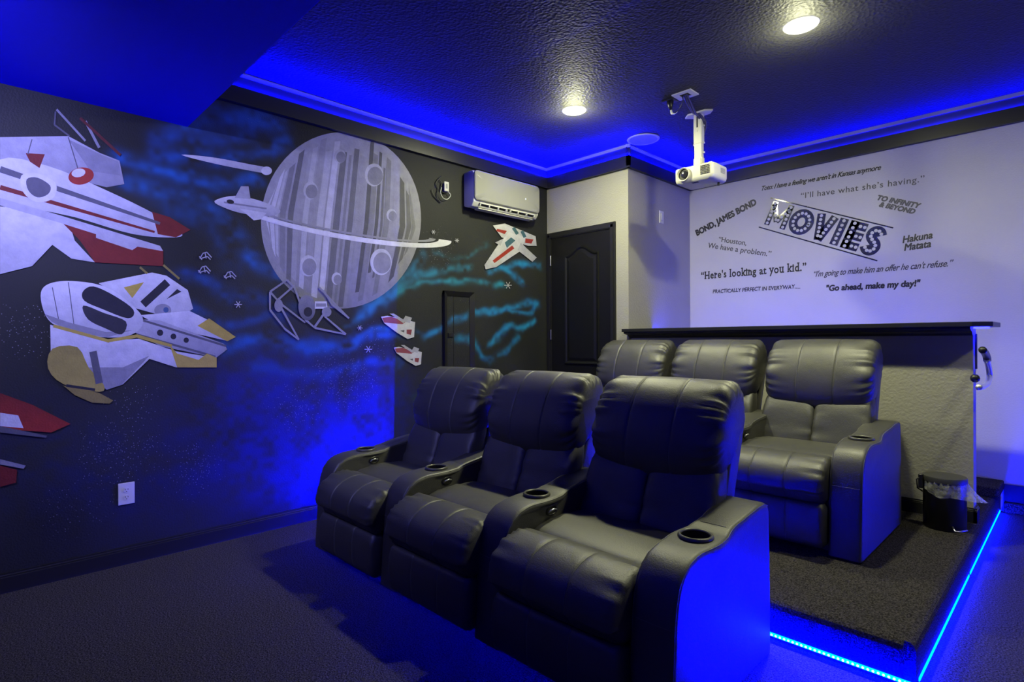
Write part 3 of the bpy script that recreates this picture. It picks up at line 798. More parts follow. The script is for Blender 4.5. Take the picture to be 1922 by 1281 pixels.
vinyl_text('wall_quote', 'PRACTICALLY PERFECT IN EVERYWAY.....', (1338, 551), (1502, 541.5), 'handwritten capitals quote Practically perfect in everyway', M['text_mid'], shear=0.12, bold=0.026, tall=1.15, jitter=0.002)
vinyl_text('wall_quote', "\u201cI'm going to make him an offer he can't refuse.\u201d", (1528, 520), (1790, 499.5), 'thin italic quote about making him an offer', M['text_mid'], shear=0.42, bold=0.014, tall=1.35, spacing=0.95)
vinyl_text('wall_quote', '"Go ahead, make my day!"', (1551, 546.5), (1728, 537), 'bold rounded quote reading Go ahead, make my day', M['text'], shear=0.12, bold=0.05, tall=1.1)
stack('infinity', 'chunky two line quote TO INFINITY & BEYOND', [('TO INFINITY', (1645, 375), (1726, 391.5)), ('& BEYOND', (1649, 387.5), (1716, 402))], M['text_grey'], shear=0.15, bold=0.06, tall=1.0)
stack('hakuna', 'brushy two line quote Hakuna Matata at the right', [('Hakuna', (1694, 456.5), (1751, 447)), ('Matata', (1697, 471), (1748, 463.5))], M['text'], shear=0.25, bold=0.035, tall=1.2)

# the big word with bulb dots
tl, tr, bl = at(1446, 371, 'y', YB), at(1675.5, 427, 'y', YB), at(1424, 427.5, 'y', YB)
ex = Vector((tr[0] - tl[0], 0, tr[2] - tl[2])); WID = ex.length; ex.normalize()
ez = Vector((-ex.z, 0, ex.x)); HGT = (Vector((tl[0], 0, tl[2])) - Vector((bl[0], 0, bl[2]))).dot(ez)
org = Vector((bl[0], YB, bl[2]))
sign = empty('movies_lettering', org, 'big sign word MOVIES with bulb dots between two bars', 'wall lettering')
def P2(p, q, dep): 
    r = ex * (p * WID) + ez * (q * HGT); return (r.x, -dep, r.z)
def flat(mb, pts, d0, d1):
    n = len(pts); vs = [P2(p, q, d0) for p, q in pts] + [P2(p, q, d1) for p, q in pts]
    mb.add(vs, [tuple(range(n)), tuple(range(n, 2 * n))] + [(i, (i + 1) % n, n + (i + 1) % n, n + i) for i in range(n)])
for q0 in (0.0, 0.97):
    mb = MB(); flat(mb, [(0, q0), (1.0, q0), (1.0, q0 + 0.035), (0, q0 + 0.035)], 0.0006, 0.003); mb.build('bar', M['vinyl'], sign)
asp = HGT / WID
def stroke(mb, path, w, closed=False):
    """thick stroke in letter units (height of the word = 1)"""
    n = len(path)
    L_, R_ = [], []
    for i in range(n):
        if closed: a, c = path[i - 1], path[(i + 1) % n]
        else: a, c = path[max(i - 1, 0)], path[min(i + 1, n - 1)]
        dx, dy = c[0] - a[0], c[1] - a[1]; l = math.hypot(dx, dy); nx, ny = -dy / l * w / 2, dx / l * w / 2
        L_.append((path[i][0] + nx, path[i][1] + ny)); R_.append((path[i][0] - nx, path[i][1] - ny))
    for i in range(n if closed else n - 1):
        j = (i + 1) % n
        flat(mb, [(p * asp, q) for p, q in (L_[i], L_[j], R_[j], R_[i])], 0.0006, 0.003 + 0.00002 * (i % 2))
def letter(ch, x, y, w, h, t=0.235):
    mb = MB(); dots = []
    X = lambda a: x + a * w; Y_ = lambda b2: y + b2 * h
    def dotline(a, b2, n):
        for k in range(n):
            s = (k + 0.5) / n; dots.append((a[0] + (b2[0] - a[0]) * s, a[1] + (b2[1] - a[1]) * s))
    i = t / 2
    if ch == 'M':
        for s_ in (X(0) + i, X(1) - i):
            stroke(mb, [(s_, y), (s_, y + h)], t); dotline((s_, y), (s_, y + h), 6)
        mid = (X(0.5), Y_(0.22))
        for e in (X(0) + i * 0.9, X(1) - i * 0.9):
            stroke(mb, [(e, y + h - 0.1 * h), mid], t * 0.95); dotline((e, y + h * 0.86), mid, 4)
    elif ch == 'I':
        stroke(mb, [(X(0.5), y), (X(0.5), y + h)], t); dotline((X(0.5), y), (X(0.5), y + h), 6)
    elif ch == 'V':
        b0 = (X(0.5), y + 0.02)
        for e in (X(0) + i, X(1) - i):
            stroke(mb, [(e, y + h), b0], t); dotline((e, y + h), (X(0.5) + (e - X(0.5)) * 0.15, y + 0.1 * h), 6)
    elif ch == 'E':
        stroke(mb, [(X(0) + i, y), (X(0) + i, y + h)], t); dotline((X(0) + i, y), (X(0) + i, y + h), 6)
        for f in (i, h / 2, h - i):
            stroke(mb, [(X(0), y + f), (X(1), y + f)], t); dotline((X(0) + t, y + f), (X(1), y + f), 2)
    elif ch == 'O':
        c = [(X(0.5) + (w / 2 - i) * math.cos(a), Y_(0.5) + (h / 2 - i) * math.sin(a)) for a in np.linspace(0, 2 * math.pi, 40, endpoint=False)]
        stroke(mb, c, t * 1.1, True); dots += c[::3]
    elif ch == 'S':
        pts = [(0.96, 0.80), (0.78, 0.93), (0.5, 0.98), (0.22, 0.90), (0.12, 0.74), (0.26, 0.60), (0.5, 0.50), (0.76, 0.40), (0.88, 0.25), (0.76, 0.09), (0.5, 0.02), (0.22, 0.07), (0.04, 0.20)]
        c = [(X(0) + i + p * (w - t), y + i + q * (h - t)) for p, q in pts]
        c = [tuple(p) for p in catmull(c, 4, closed=False)]
        stroke(mb, c, t * 1.1); dots += c[2::4]
    o = mb.build('letter', M['vinyl'], sign)
    db = MB()
    for p, q in dots:
        flat(db, [(p * asp + 0.047 * asp * math.cos(a), q + 0.047 * math.sin(a)) for a in np.linspace(0, 2 * math.pi, 14, endpoint=False)], 0.003, 0.0042)
    db.build('bulb_dots', M['white_wall'], o)
# widths measured on the wall (in units of the word's height)
LW = 1 / asp
for ch, x0, x1, y0, y1 in (('M', 0.035, 0.225, 0.15, 0.92), ('O', 0.235, 0.43, 0.12, 0.90), ('V', 0.43, 0.605, 0.11, 0.90), ('I', 0.61, 0.685, 0.11, 0.92), ('E', 0.70, 0.83, 0.10, 0.93), ('S', 0.835, 0.985, 0.08, 0.95)):
    letter(ch, x0 * LW, y0, (x1 - x0) * LW, y1 - y0, 0.17 if ch == 'M' else 0.235)

# ------------------------------------------------------------------ bar ledge on the half wall
led = empty('bar_ledge', (-1.6, 4.36, 1.30), 'long black bar ledge capping the half wall behind the rear chairs', 'ledge')
lx0, lx1 = -2.83 + 1.6, -0.36 + 1.6
tb = MB()
tb.prism([(lx0, -0.24), (lx1 - 0.085, -0.24), (lx1, -0.165), (lx1, 0.24), (lx0, 0.24)], 'z', 0.012, 0.040)
tb.build('top_board', M['black_trim'], led, bevel=0.003)
mo = MB()
mo.prism([(-0.22, 0.012), (-0.22, 0.0), (-0.20, -0.008), (-0.165, -0.014), (-0.150, -0.026), (-0.125, -0.038), (-0.11, -0.040), (-0.11, 0.012)], 'x', lx0 + 0.01, -0.455 + 1.6)
mo.build('crown_moulding', M['black_trim'], led)
MB().box(XC + 1.6, lx1 - 0.35, 0.2405, 0.2425, 0.014, 0.030).build('light_channel', M['ledge_led'], led)['label'] = 'blue light strip along the rear edge'
mo2 = MB().box(-0.455 + 1.6, lx1 - 0.03, -0.09, 0.0, 0.003, 0.0115); mo2.build('end_light', M['ledge_led'], led)

# hook on the end of the half wall
hk = empty('coat_hook', (-0.455, 4.31, 1.12), 'curved chrome and black hook on the end of the half wall', 'hook')
MB().box(0.0, 0.008, 0.028, 0.056, -0.06, 0.15).build('back_plate', M['black_trim'], hk)
hp = lambda u, v_: Vector(at(u, v_, 'x', -0.395)) - Vector((-0.455, 4.31, 1.12))
cp = [hp(1852, 676), hp(1856, 692), hp(1857, 708), hp(1853, 720), hp(1845, 726), hp(1837, 727.5)]
MB().tube([tuple(p) for p in catmull(cp, 5, closed=False)], 0.0155, 12).build('hook_arm', M['chrome'], hk, smooth=True)
tp = [hp(1844, 657), hp(1849, 663), hp(1852, 670), hp(1853, 677)]
MB().tube([tuple(p) for p in catmull(tp, 4, closed=False)], 0.019, 12).build('hook_tip', M['black_plastic'], hk, smooth=True)
kp = hp(1839, 711)
MB().lathe([(0.002, -0.022), (0.014, -0.018), (0.022, -0.008), (0.022, 0.008), (0.014, 0.018), (0.002, 0.022)], (kp.x - 0.02, kp.y, kp.z), 16, 'x').build('knob', M['black_plastic'], hk, smooth=True)

# ------------------------------------------------------------------ air conditioner
ac = empty('air_conditioner', (XL, 3.535, 2.55), 'white wall mounted split air conditioner high on the mural wall', 'air conditioner')
prof = [(0, -0.135), (0.06, -0.155), (0.105, -0.148), (0.128, -0.118), (0.135, -0.108), (0.135, 0.14), (0.12, 0.157), (0, 0.157)]
MB().prism([(p, q) for p, q in prof], 'y', -0.405, 0.405).build('body', M['white_plastic'], ac, bevel=0.008, smooth='auto')
fp = []
for r, (p0, q0) in enumerate(((0.012, 0),)): pass
def rrect(w, h, r, n=6):
    out = []
    for cx, cy, a0 in ((w - r, h - r, 0), (-w + r, h - r, 90), (-w + r, -h + r, 180), (w - r, -h + r, 270)):
        for k in range(n + 1):
            a = math.radians(a0 + 90 * k / n); out.append((cx + r * math.cos(a), cy + r * math.sin(a)))
    return out
front = MB()
rings = [(0.405, 0.128, 0.136), (0.405, 0.128, 0.148), (0.398, 0.121, 0.156), (0.30, 0.07, 0.160)]
vs, n_ = [], None
for w_, h_, x_ in rings:
    o_ = rrect(w_, h_, 0.035); n_ = len(o_); vs += [(x_, a, b_ + 0.028) for a, b_ in o_]
fs_ = [(k * n_ + i, k * n_ + (i + 1) % n_, (k + 1) * n_ + (i + 1) % n_, (k + 1) * n_ + i) for k in range(len(rings) - 1) for i in range(n_)]
fs_ += [tuple((len(rings) - 1) * n_ + i for i in range(n_)), tuple(range(n_))]
front.add(vs, fs_)
fo = front.build('front_panel', M['gloss_white'], ac, smooth='auto')
MB().box(0.1605, 0.1612, 0.20, 0.212, -0.002, 0.014).build('display', M['display'], fo)
for (y0, z0, w_) in ((-0.33, -0.078, 0.10), (0.29, -0.082, 0.07)):
    q = MB(); k = y0
    while k < y0 + w_:
        q.box(0.1555, 0.1575, k, k + 0.006, z0, z0 + 0.011); k += 0.0105
    q.build('lettering', M['grey_plastic'], fo)
MB().prism([(0.122, -0.105), (0.133, -0.104), (0.128, -0.122), (0.100, -0.150), (0.09, -0.148)], 'y', -0.34, 0.36).build('air_outlet', M['slot'], ac)
lv = MB()
lv.box(0.128, 0.140, -0.335, -0.01, -0.121, -0.114); lv.box(0.128, 0.140, 0.03, 0.355, -0.121, -0.114)
for k in (-0.335, -0.23, -0.12, -0.018, 0.03, 0.13, 0.24, 0.347): lv.box(0.118, 0.139, k, k + 0.008, -0.138, -0.114)
lv.build('louvre', M['white_plastic'], ac)
MB().prism([(0.055, -0.157), (0.105, -0.152), (0.112, -0.160), (0.06, -0.166)], 'y', -0.33, 0.35).build('flap', M['white_plastic'], ac)

# ------------------------------------------------------------------ small electrical things
def cover(loc, n_axis, w, h, name, label, cat, kind):
    t = empty(name, loc, label, cat)
    def B(a0, a1, d0, d1, z0, z1):   # a along wall, d outwards (+x)
        return MB().box(d0, d1, a0, a1, z0, z1)
    B(-w / 2, w / 2, 0, 0.006, -h / 2, h / 2).build('plate', M['white_plastic'], t, bevel=0.003)
    if kind == 'outlet':
        for zz in (0.021, -0.021):
            s = MB().lathe([(0.0155, 0.006), (0.0155, 0.0085)], (0, 0, zz), 24, 'x').build('receptacle', M['white_plastic'], t)
            MB().box(0.0085, 0.0092, -0.0075, -0.0052, zz - 0.001, zz + 0.008).box(0.0085, 0.0092, 0.0052, 0.0075, zz - 0.001, zz + 0.007).lathe([(0.0026, 0.0085), (0.0026, 0.0092)], (0, 0, zz - 0.008), 10, 'x').build('slots', M['slot'], s)
    else:
        B(-0.017, 0.017, 0.006, 0.0075, -0.034, 0.034).build('rocker_frame', M['grey_plastic'], t)
        MB().prism([(0.0075, -0.031), (0.0085, -0.031), (0.013, 0.031), (0.0075, 0.031)], 'y', -0.014, 0.014).build('rocker', M['white_plastic'], t)
    return t
c = (at(223, 910, 'x', XL) + at(251, 943, 'x', XL)) / 2
cover((XL, c[1], c[2]), 'x', 0.078, 0.122, 'wall_outlet', 'white duplex outlet low on the mural wall', 'outlet', 'outlet')
c = at(1241, 408, 'x', XC)
cover((XC, c[1], c[2]), 'x', 0.075, 0.118, 'light_switch', 'white rocker light switch on the wall beside the projector', 'switch', 'switch')

# loose junction plate and wires on the mural wall
c = at(833, 352, 'x', XL)
wj = empty('junction_plate', (XL, c[1], c[2]), 'white junction plate with loose black wires left of the air conditioner', 'wiring')
MB().box(0.0, 0.03, -0.018, 0.02, -0.045, 0.03).build('box', M['cable_blue'], wj, bevel=0.004)
MB().box(0.03, 0.036, -0.02, 0.028, -0.038, 0.042).build('plate', M['white_plastic'], wj, bevel=0.003)
MB().box(0.036, 0.038, -0.004, 0.012, -0.016, 0.022).build('socket', M['grey_plastic'], wj)
def wire(pix, x, r, mat, name):
    pp = [at(u, v_, 'x', XL + x) - np.array([XL, c[1], c[2]]) for u, v_ in pix]
    MB().tube([tuple(p) for p in catmull(pp, 5, closed=False)], r, 7).build(name, mat, wj, smooth=True)
wire([(829, 331), (822, 337), (818, 345), (822, 354), (820, 364), (822, 374), (827, 381)], 0.012, 0.004, M['black_plastic'], 'wire')
wire([(810, 356), (813, 366), (820, 374), (827, 380)], 0.010, 0.004, M['black_plastic'], 'wire')
wire([(825, 338), (829, 345), (827, 356), (832, 362), (838, 363)], 0.014, 0.004, M['black_plastic'], 'wire')
wire([(836, 354), (843, 362), (846, 367), (840, 374), (832, 372), (827, 362), (829, 352)], 0.03, 0.003, M['white_plastic'], 'wire')

# ------------------------------------------------------------------ things on the ceiling
t = empty('ceiling_speaker', (-2.648, 4.195, ZC), 'round blue lit speaker flush in the ceiling behind the mount', 'speaker')
MB().lathe([(0.118, -0.006), (0.128, -0.008), (0.136, -0.004), (0.138, 0.0)], (0, 0, 0), 48, cap=False).build('rim', M['white_plastic'], t, smooth=True)
MB().lathe([(0.118, -0.003), (0.118, -0.006), (0.06, -0.009), (0.002, -0.010)], (0, 0, 0), 48).build('grille', M['fabric_grille'], t, smooth='auto')
pc = at(1286, 177, 'z', ZC)
t = empty('cable_plate', (pc[0], pc[1], ZC), 'square white cable plate on the ceiling with hanging cables', 'cable plate')
pb = MB()
for a in ((-0.072, 0.072, -0.060, -0.028), (-0.072, 0.072, 0.028, 0.060), (-0.072, -0.034, -0.028, 0.028), (0.034, 0.072, -0.028, 0.028)):
    pb.box(a[0], a[1], a[2], a[3], -0.008, 0)
pb.build('plate', M['white_plastic'], t)
MB().box(-0.034, 0.034, -0.028, 0.028, -0.003, 0).build('opening', M['slot'], t)
mp = at(1314, 216, 'z', ZC)
dd = np.array([mp[0] - pc[0], mp[1] - pc[1], 0])
for k, off in enumerate((-0.012, 0.0, 0.014)):
    path = [(0.0 + off, 0.0, -0.004), tuple(dd * 0.25 + [off, 0, -0.03]), tuple(dd * 0.6 + [off * 1.3, 0, -0.035 - 0.012 * k]), tuple(dd * 0.9 + [off + 0.02, -0.05, -0.03]), tuple(dd * 1.0 + [0.05 + off, -0.03, -0.09]), tuple(dd + [0.035, -0.01, -0.16])]
    MB().tube([tuple(p) for p in catmull(path, 6, closed=False)], 0.006, 7).build('cable', M['cable_blue'], t, smooth=True)
bc = at(1258, 188, 'z', ZC)
t2 = empty('cord_plug', (bc[0], bc[1], ZC), 'black power cord drop with a white tip beside the cable plate', 'cord')
MB().box(-0.055, 0.045, -0.035, 0.04, -0.012, 0).build('box', M['black_plastic'], t2, bevel=0.004)
MB().tube([(0, 0, -0.005), (0.0, 0.0, -0.04), (0.006, 0.0, -0.075)], [0.026, 0.020, 0.012], 10).build('plug', M['black_plastic'], t2, smooth=True)
MB().tube([(0.006, 0, -0.07), (0.012, 0.0, -0.10), (0.03, 0.0, -0.108), (0.05, 0.01, -0.095)], [0.007, 0.009, 0.006, 0.004], 8).build('plug_tip', M['white_plastic'], t2, smooth=True)['label'] = 'white plug tip'
MB().tube([tuple(p) for p in catmull([(0.03, 0, -0.106), (0.07, 0.0, -0.085), (0.11, -0.02, -0.05), (pc[0] - bc[0] - 0.02, pc[1] - bc[1], -0.006)], 6, closed=False)], 0.0035, 7).build('cord', M['black_plastic'], t2, smooth=True)
sp = at(1239, 152, 'z', ZC)

# projector mount
PX, PY = mp[0] + 0.01, mp[1] - 0.04
mt_ = empty('projector_mount', (PX, PY, ZC), 'white telescopic ceiling mount holding the projector', 'mount')
MB().prism([(-0.115, 0.0), (-0.07, -0.045), (0.07, -0.045), (0.115, 0.0), (0.07, 0.045), (-0.07, 0.045)], 'z', -0.014, 0).build('ceiling_plate', M['cream_plastic'], mt_, bevel=0.004)
up = MB().box(-0.034, 0.034, -0.024, 0.024, -0.24, -0.012).build('upper_column', M['cream_plastic'], mt_, bevel=0.008)
MB().box(-0.006, 0.004, -0.0265, -0.0235, -0.115, -0.03).build('cable_slot', M['slot'], up)
MB().lathe([(0.008, -0.026), (0.008, -0.022)], (-0.004, 0, -0.14), 14, 'y').build('screw', M['metal'], up)
lo_ = MB().box(-0.030, 0.030, -0.021, 0.021, -0.375, -0.20).build('lower_column', M['cream_plastic'], mt_, bevel=0.007)
for z_, s_ in ((-0.105, 1), (-0.235, 1), (-0.235, -1), (-0.308, 1)):
    MB().lathe([(0.007, 0.028 * s_), (0.007, 0.045 * s_)], (0, 0, z_), 12, 'x').build('thumb_screw', M['white_plastic'], mt_)
MB().box(-0.026, 0.026, -0.028, 0.028, -0.405, -0.35).box(-0.036, -0.022, -0.02, 0.02, -0.395, -0.345).box(0.022, 0.036, -0.02, 0.02, -0.395, -0.345).build('tilt_joint', M['cream_plastic'], mt_, bevel=0.004)

# projector
pr = empty('projector', (-2.025, 4.0, 2.405), 'white projector hanging from the ceiling mount', 'projector')
def rbox(mb, hx, y0, y1, z0, z1, r):
    o_ = rrect(hx, (y1 - y0) / 2, r); yc = (y0 + y1) / 2; n_ = len(o_)
    lv = [(0.86, z0), (0.97, z0 + 0.014), (1.0, z0 + 0.034), (1.0, z1 - 0.012), (0.985, z1 - 0.003), (0.95, z1)]
    vs = [(a * s_, yc + b_ * s_, z) for s_, z in lv for a, b_ in o_]
    fs = [(k * n_ + i, k * n_ + (i + 1) % n_, (k + 1) * n_ + (i + 1) % n_, (k + 1) * n_ + i) for k in range(len(lv) - 1) for i in range(n_)]
    fs += [tuple(range(n_))[::-1], tuple((len(lv) - 1) * n_ + i for i in range(n_))]
    return mb.add(vs, fs)
pbody = rbox(MB(), 0.155, -0.12, 0.125, 0.015, 0.132, 0.03).build('body', M['cream_plastic'], pr, smooth='auto')
MB().box(-0.05, 0.05, -0.05, 0.05, 0.13, 0.152).build('mount_bracket', M['cream_plastic'], pr, bevel=0.003)
for q in ((-0.13, -0.10, 0.06, 0.1, 0.13, 0.142), (0.10, 0.13, 0.06, 0.1, 0.13, 0.146), (0.10, 0.13, -0.09, -0.05, 0.13, 0.142)):
    MB().box(*q).build('bracket_foot', M['cream_plastic'], pr, bevel=0.003)
lens = MB().lathe([(0.050, -0.10), (0.053, -0.134), (0.050, -0.138), (0.043, -0.132), (0.041, -0.118)], (-0.075, 0, 0.078), 36, 'y', cap=False).build('lens_ring', M['cream_plastic'], pr, smooth='auto')
MB().lathe([(0.042, -0.121), (0.042, -0.119)], (-0.075, 0, 0.078), 32, 'y').build('lens_recess', M['slot'], lens)
MB().lathe([(0.026, -0.121), (0.026, -0.128), (0.020, -0.130), (0.001, -0.132)], (-0.068, 0, 0.078), 28, 'y').build('lens_glass', M['lens'], lens, smooth='auto')
vg = MB()
for i in range(6):
    for j in range(6): vg.box(0.058 + i * 0.0125, 0.066 + i * 0.0125, -0.1235, -0.1195, 0.052 + j * 0.0115, 0.059 + j * 0.0115)
vg.build('air_vent', M['slot'], pr)
MB().box(-0.03, 0.02, -0.09, -0.065, 0.0135, 0.016).build('foot_recess', M['slot'], pr)
MB().tube([(0.115, 0.05, 0.018), (0.115, 0.05, -0.008)], 0.009, 10).build('foot', M['black_plastic'], pr)
sv = MB()
for j in range(5): sv.box(0.154, 0.1565, 0.0, 0.07, 0.072 + j * 0.008, 0.076 + j * 0.008)
sv.build('side_vent', M['grey_plastic'], pr)

# ------------------------------------------------------------------ step bin
bx, by = -0.562, 4.03
bn = empty('step_bin', (bx, by, ZP), 'black round step bin with clear liner beside the rear right chair', 'bin')
MB().lathe([(0.098, 0.0), (0.101, 0.004), (0.101, 0.262)], (0, 0, 0), 48).build('body', M['bin_body'], bn, smooth='auto')
lid = MB().lathe([(0.106, 0.268), (0.106, 0.292), (0.103, 0.297), (0.06, 0.300), (0.002, 0.301)], (0, 0, 0), 48).build('lid', M['lid_metal'], bn, smooth='auto')
MB().box(-0.112, -0.090, -0.075, -0.045, 0.22, 0.30).build('hinge', M['black_plastic'], bn, bevel=0.003)
MB().tube([(-0.095, -0.065, 0.29), (-0.118, -0.078, 0.27), (-0.115, -0.076, 0.22), (-0.095, -0.05, 0.20)], 0.004, 7).build('bail', M['black_plastic'], bn, smooth=True)
ln = MB(); nr, na = 7, 64
vs = []
for i in range(nr):
    for k in range(na):
        a = 2 * math.pi * k / na
        right = max(0.0, math.cos(a - math.radians(30))) ** 3
        t_ = i / (nr - 1)
        front_ = max(0, math.cos(a + math.radians(70)))
        drop = 0.03 + 0.055 * front_ + 0.085 * right
        r = 0.104 + t_ * 0.004 + 0.005 * math.sin(9 * a + 3 * t_) * t_ + 0.095 * right * t_ ** 1.3 + 0.003 * math.sin(23 * a)
        vs.append((r * math.cos(a), r * math.sin(a), 0.272 - t_ * drop + 0.006 * math.sin(5 * a + 1) * t_))
fs = [(i * na + k, i * na + (k + 1) % na, (i + 1) * na + (k + 1) % na, (i + 1) * na + k) for i in range(nr - 1) for k in range(na)]
ln.add(vs, fs).build('liner', M['liner'], bn, smooth=True)
MB().tube([(0.05, -0.096, 0.035), (0.063, -0.118, 0.018), (0.082, -0.108, 0.018), (0.11, -0.068, 0.022)], 0.005, 8).build('pedal', M['metal'], bn, smooth=True)

# ------------------------------------------------------------------ recliner chairs
TH = math.radians(19.5)
def bolster(prof, hw, end=0.05, pinch=0.55, pucker=0.006, freq=130.0, seams=(), bulge=0.0, per=5, xc=0.0, seed=0, nx=26, droop=0.0):
    """closed side profile (y, z) swept along x, puffed, gathered at the ends"""
    P = catmull(prof, per); c = P.mean(0); n = len(P)
    arc = np.concatenate([[0], np.cumsum(np.linalg.norm(np.diff(P, axis=0), axis=1))])
    ss = list(np.sin(np.linspace(-math.pi / 2, math.pi / 2, nx)) * 0.35 + np.linspace(-1, 1, nx) * 0.65)
    for sm in seams: ss += [sm - 0.03, sm - 0.012, sm, sm + 0.012, sm + 0.03]
    ss = sorted(set(round(x, 4) for x in ss))
    r_ = np.random.default_rng(seed); ph = r_.random(4) * 6.28
    vs = []
    for s in ss:
        e = (1 - abs(s)) * hw
        k = math.sqrt(max(0, 1 - (1 - min(e / end, 1)) ** 2))
        sc_ = pinch + (1 - pinch) * k
        g = sum(0.005 * math.exp(-((s - sm) / 0.012) ** 2) for sm in seams)
        w = math.exp(-(e / 0.085) ** 2)
        for q, a in zip(P, arc):
            d = q - c; l = np.linalg.norm(d)
            wr = pucker * w * (math.sin(a * freq + ph[0] + 2.5 * math.sin(a * 31 + ph[1])) + 0.5 * math.sin(a * freq * 0.47 + ph[2]))
            l2 = l * sc_ * (1 + bulge * (1 - s * s)) + wr - g
            pt = c + d / l * max(l2, 0.004)
            if droop and d[1] < 0: pt = pt + np.array([-0.3, -1.0]) * droop * (-d[1] / 0.17) * (1 - s * s)
            vs.append((xc + s * hw, pt[0], pt[1]))
    m_ = len(ss)
    fs = [(i * n + k, (i + 1) * n + k, (i + 1) * n + (k + 1) % n, i * n + (k + 1) % n) for i in range(m_ - 1) for k in range(n)]
    fs += [tuple(range(n)), tuple(range((m_ - 1) * n, m_ * n))[::-1]]
    mb = MB(); mb.add(vs, fs)
    # raised stitch lines over the seams
    mb.m = 1
    for sm in seams:
        i = ss.index(round(sm, 4)); path = []
        for k in range(n):
            q = np.array(vs[i * n + k]); d = np.array([0, q[1] - c[0], q[2] - c[1]]); d /= np.linalg.norm(d)
            path.append(tuple(q + d * 0.0010))
        mb.tube(path, 0.0016, 5, closed=True)
    mb.m = 0
    return mb

def boolean_cut(o, cutter):
    md = o.modifiers.new('cut', 'BOOLEAN'); md.operation = 'DIFFERENCE'; md.object = cutter; md.solver = 'EXACT'
    bpy.context.view_layer.update()
    me = bpy.data.meshes.new_from_object(o.evaluated_get(bpy.context.evaluated_depsgraph_get()))
    o.modifiers.clear(); o.data = me
    bpy.data.objects.remove(cutter)

def arm_mesh(xc, wid, Lg, name, parent):
    ex_ = Lg - 0.77
    base = [(0.0, 0.012), (0.012, 0.20), (0.024, 0.36), (0.034, 0.42), (0.052, 0.475), (0.080, 0.515), (0.12, 0.540), (0.17, 0.552)]
    base += [(0.20 + 0.0245 * k, 0.556 + 0.0006 * k) for k in range(0, 9)]
    base += [(0.42, 0.568), (0.45, 0.574), (0.49, 0.581), (0.53, 0.588), (0.58 + ex_ * 0.5, 0.597), (0.66 + ex_ * 0.8, 0.607), (0.72 + ex_, 0.608), (0.748 + ex_, 0.596), (0.760 + ex_, 0.570), (0.768 + ex_, 0.40), (0.770 + ex_, 0.20), (0.770 + ex_, 0.012)]
    bm = bmesh.new()
    hw = wid / 2
    vl = [bm.verts.new((-hw, y, z)) for y, z in base]; vr = [bm.verts.new((hw, y, z)) for y, z in base]
    n = len(base)
    bm.faces.new(vl[::-1]); bm.faces.new(vr)
    for i in range(n):
        j = (i + 1) % n; bm.faces.new((vl[i], vl[j], vr[j], vr[i]))
    bmesh.ops.recalc_face_normals(bm, faces=bm.faces)
    rim = [e for e in bm.edges if abs(e.verts[0].co.x - e.verts[1].co.x) < 1e-6 and not (e.verts[0].co.z < 0.1 and e.verts[1].co.z < 0.1)]
    bmesh.ops.bevel(bm, geom=rim, offset=0.018, segments=4, profile=0.5, affect='EDGES', clamp_overlap=True)
    for v_ in bm.verts:
        y, z = v_.co.y, v_.co.z
        if z > 0.42: v_.co.x *= 1 + 0.16 * math.exp(-((y - 0.308) / 0.085) ** 2) * min(1, (z - 0.42) / 0.10)
        if y > 0.03: v_.co.x *= 1 - 0.10 * math.exp(-((y - 0.47) / 0.06) ** 2) * max(0, min(1, (z - 0.45) / 0.1))
        v_.co.x += xc
    me = bpy.data.meshes.new(name); bm.to_mesh(me); bm.free()
    me.materials.append(M['leather'])
    o = bpy.data.objects.new(name, me); COL.objects.link(o)
    cut = MB().lathe([(0.049, 0.50), (0.049, 0.70)], (xc, 0.308, 0), 40).build('cutter', M['slot'])
    boolean_cut(o, cut)
    o.data.name = name
    me = o.data
    me.polygons.foreach_set('use_smooth', [True] * len(me.polygons))
    try: me.set_sharp_from_angle(angle=0.6)
    except Exception: pass
    o.parent = parent
    # seams: across the front and behind the cup, and along both top edges
    sm = MB()
    sm.tube([(xc - hw - 0.0005, 0.04, 0.357), (xc - hw + 0.016, 0.0245, 0.357), (xc + hw - 0.016, 0.0245, 0.357), (xc + hw + 0.0005, 0.04, 0.357)], 0.0016, 5)
    sm.tube([(xc - hw * 0.86, 0.437, 0.562), (xc - hw * 0.6, 0.440, 0.5725), (xc + hw * 0.6, 0.440, 0.5725), (xc + hw * 0.86, 0.437, 0.562)], 0.0014, 5)
    for s_ in (-1, 1):
        pth = []
        for y, z in base[1:-4]:
            k = 1 + 0.16 * math.exp(-((y - 0.308) / 0.085) ** 2) * max(0, min(1, (z - 0.42) / 0.10))
            k *= 1 - 0.10 * math.exp(-((y - 0.47) / 0.06) ** 2) * max(0, min(1, (z - 0.45) / 0.1))
            ny, nz = 0.006, -0.006
            if z < 0.5: ny, nz = 0.006, 0.0
            if y > 0.12: ny, nz = 0.0, -0.006
            pth.append((xc + s_ * (hw - 0.0045) * k, y + ny, z + nz))
        sm.tube(pth, 0.0018, 5)
    sm.build('stitching', M['stitch'], o, smooth=True)
    h = MB().lathe([(0.0485, 0.548), (0.0485, 0.566), (0.052, 0.571), (0.057, 0.571), (0.0605, 0.566), (0.061, 0.560)], (xc, 0.308, 0.0), 40, cap=False).build('cup_holder', [M['cup_ring']], o, smooth=True)
    MB().lathe([(0.0478, 0.52), (0.0478, 0.566)], (xc, 0.308, 0.0), 36, cap=False).lathe([(0.0478, 0.519), (0.001, 0.519)], (xc, 0.308, 0.0), 36, cap=False).build('cup_well', M['black_plastic'], o, smooth='auto')
    return o

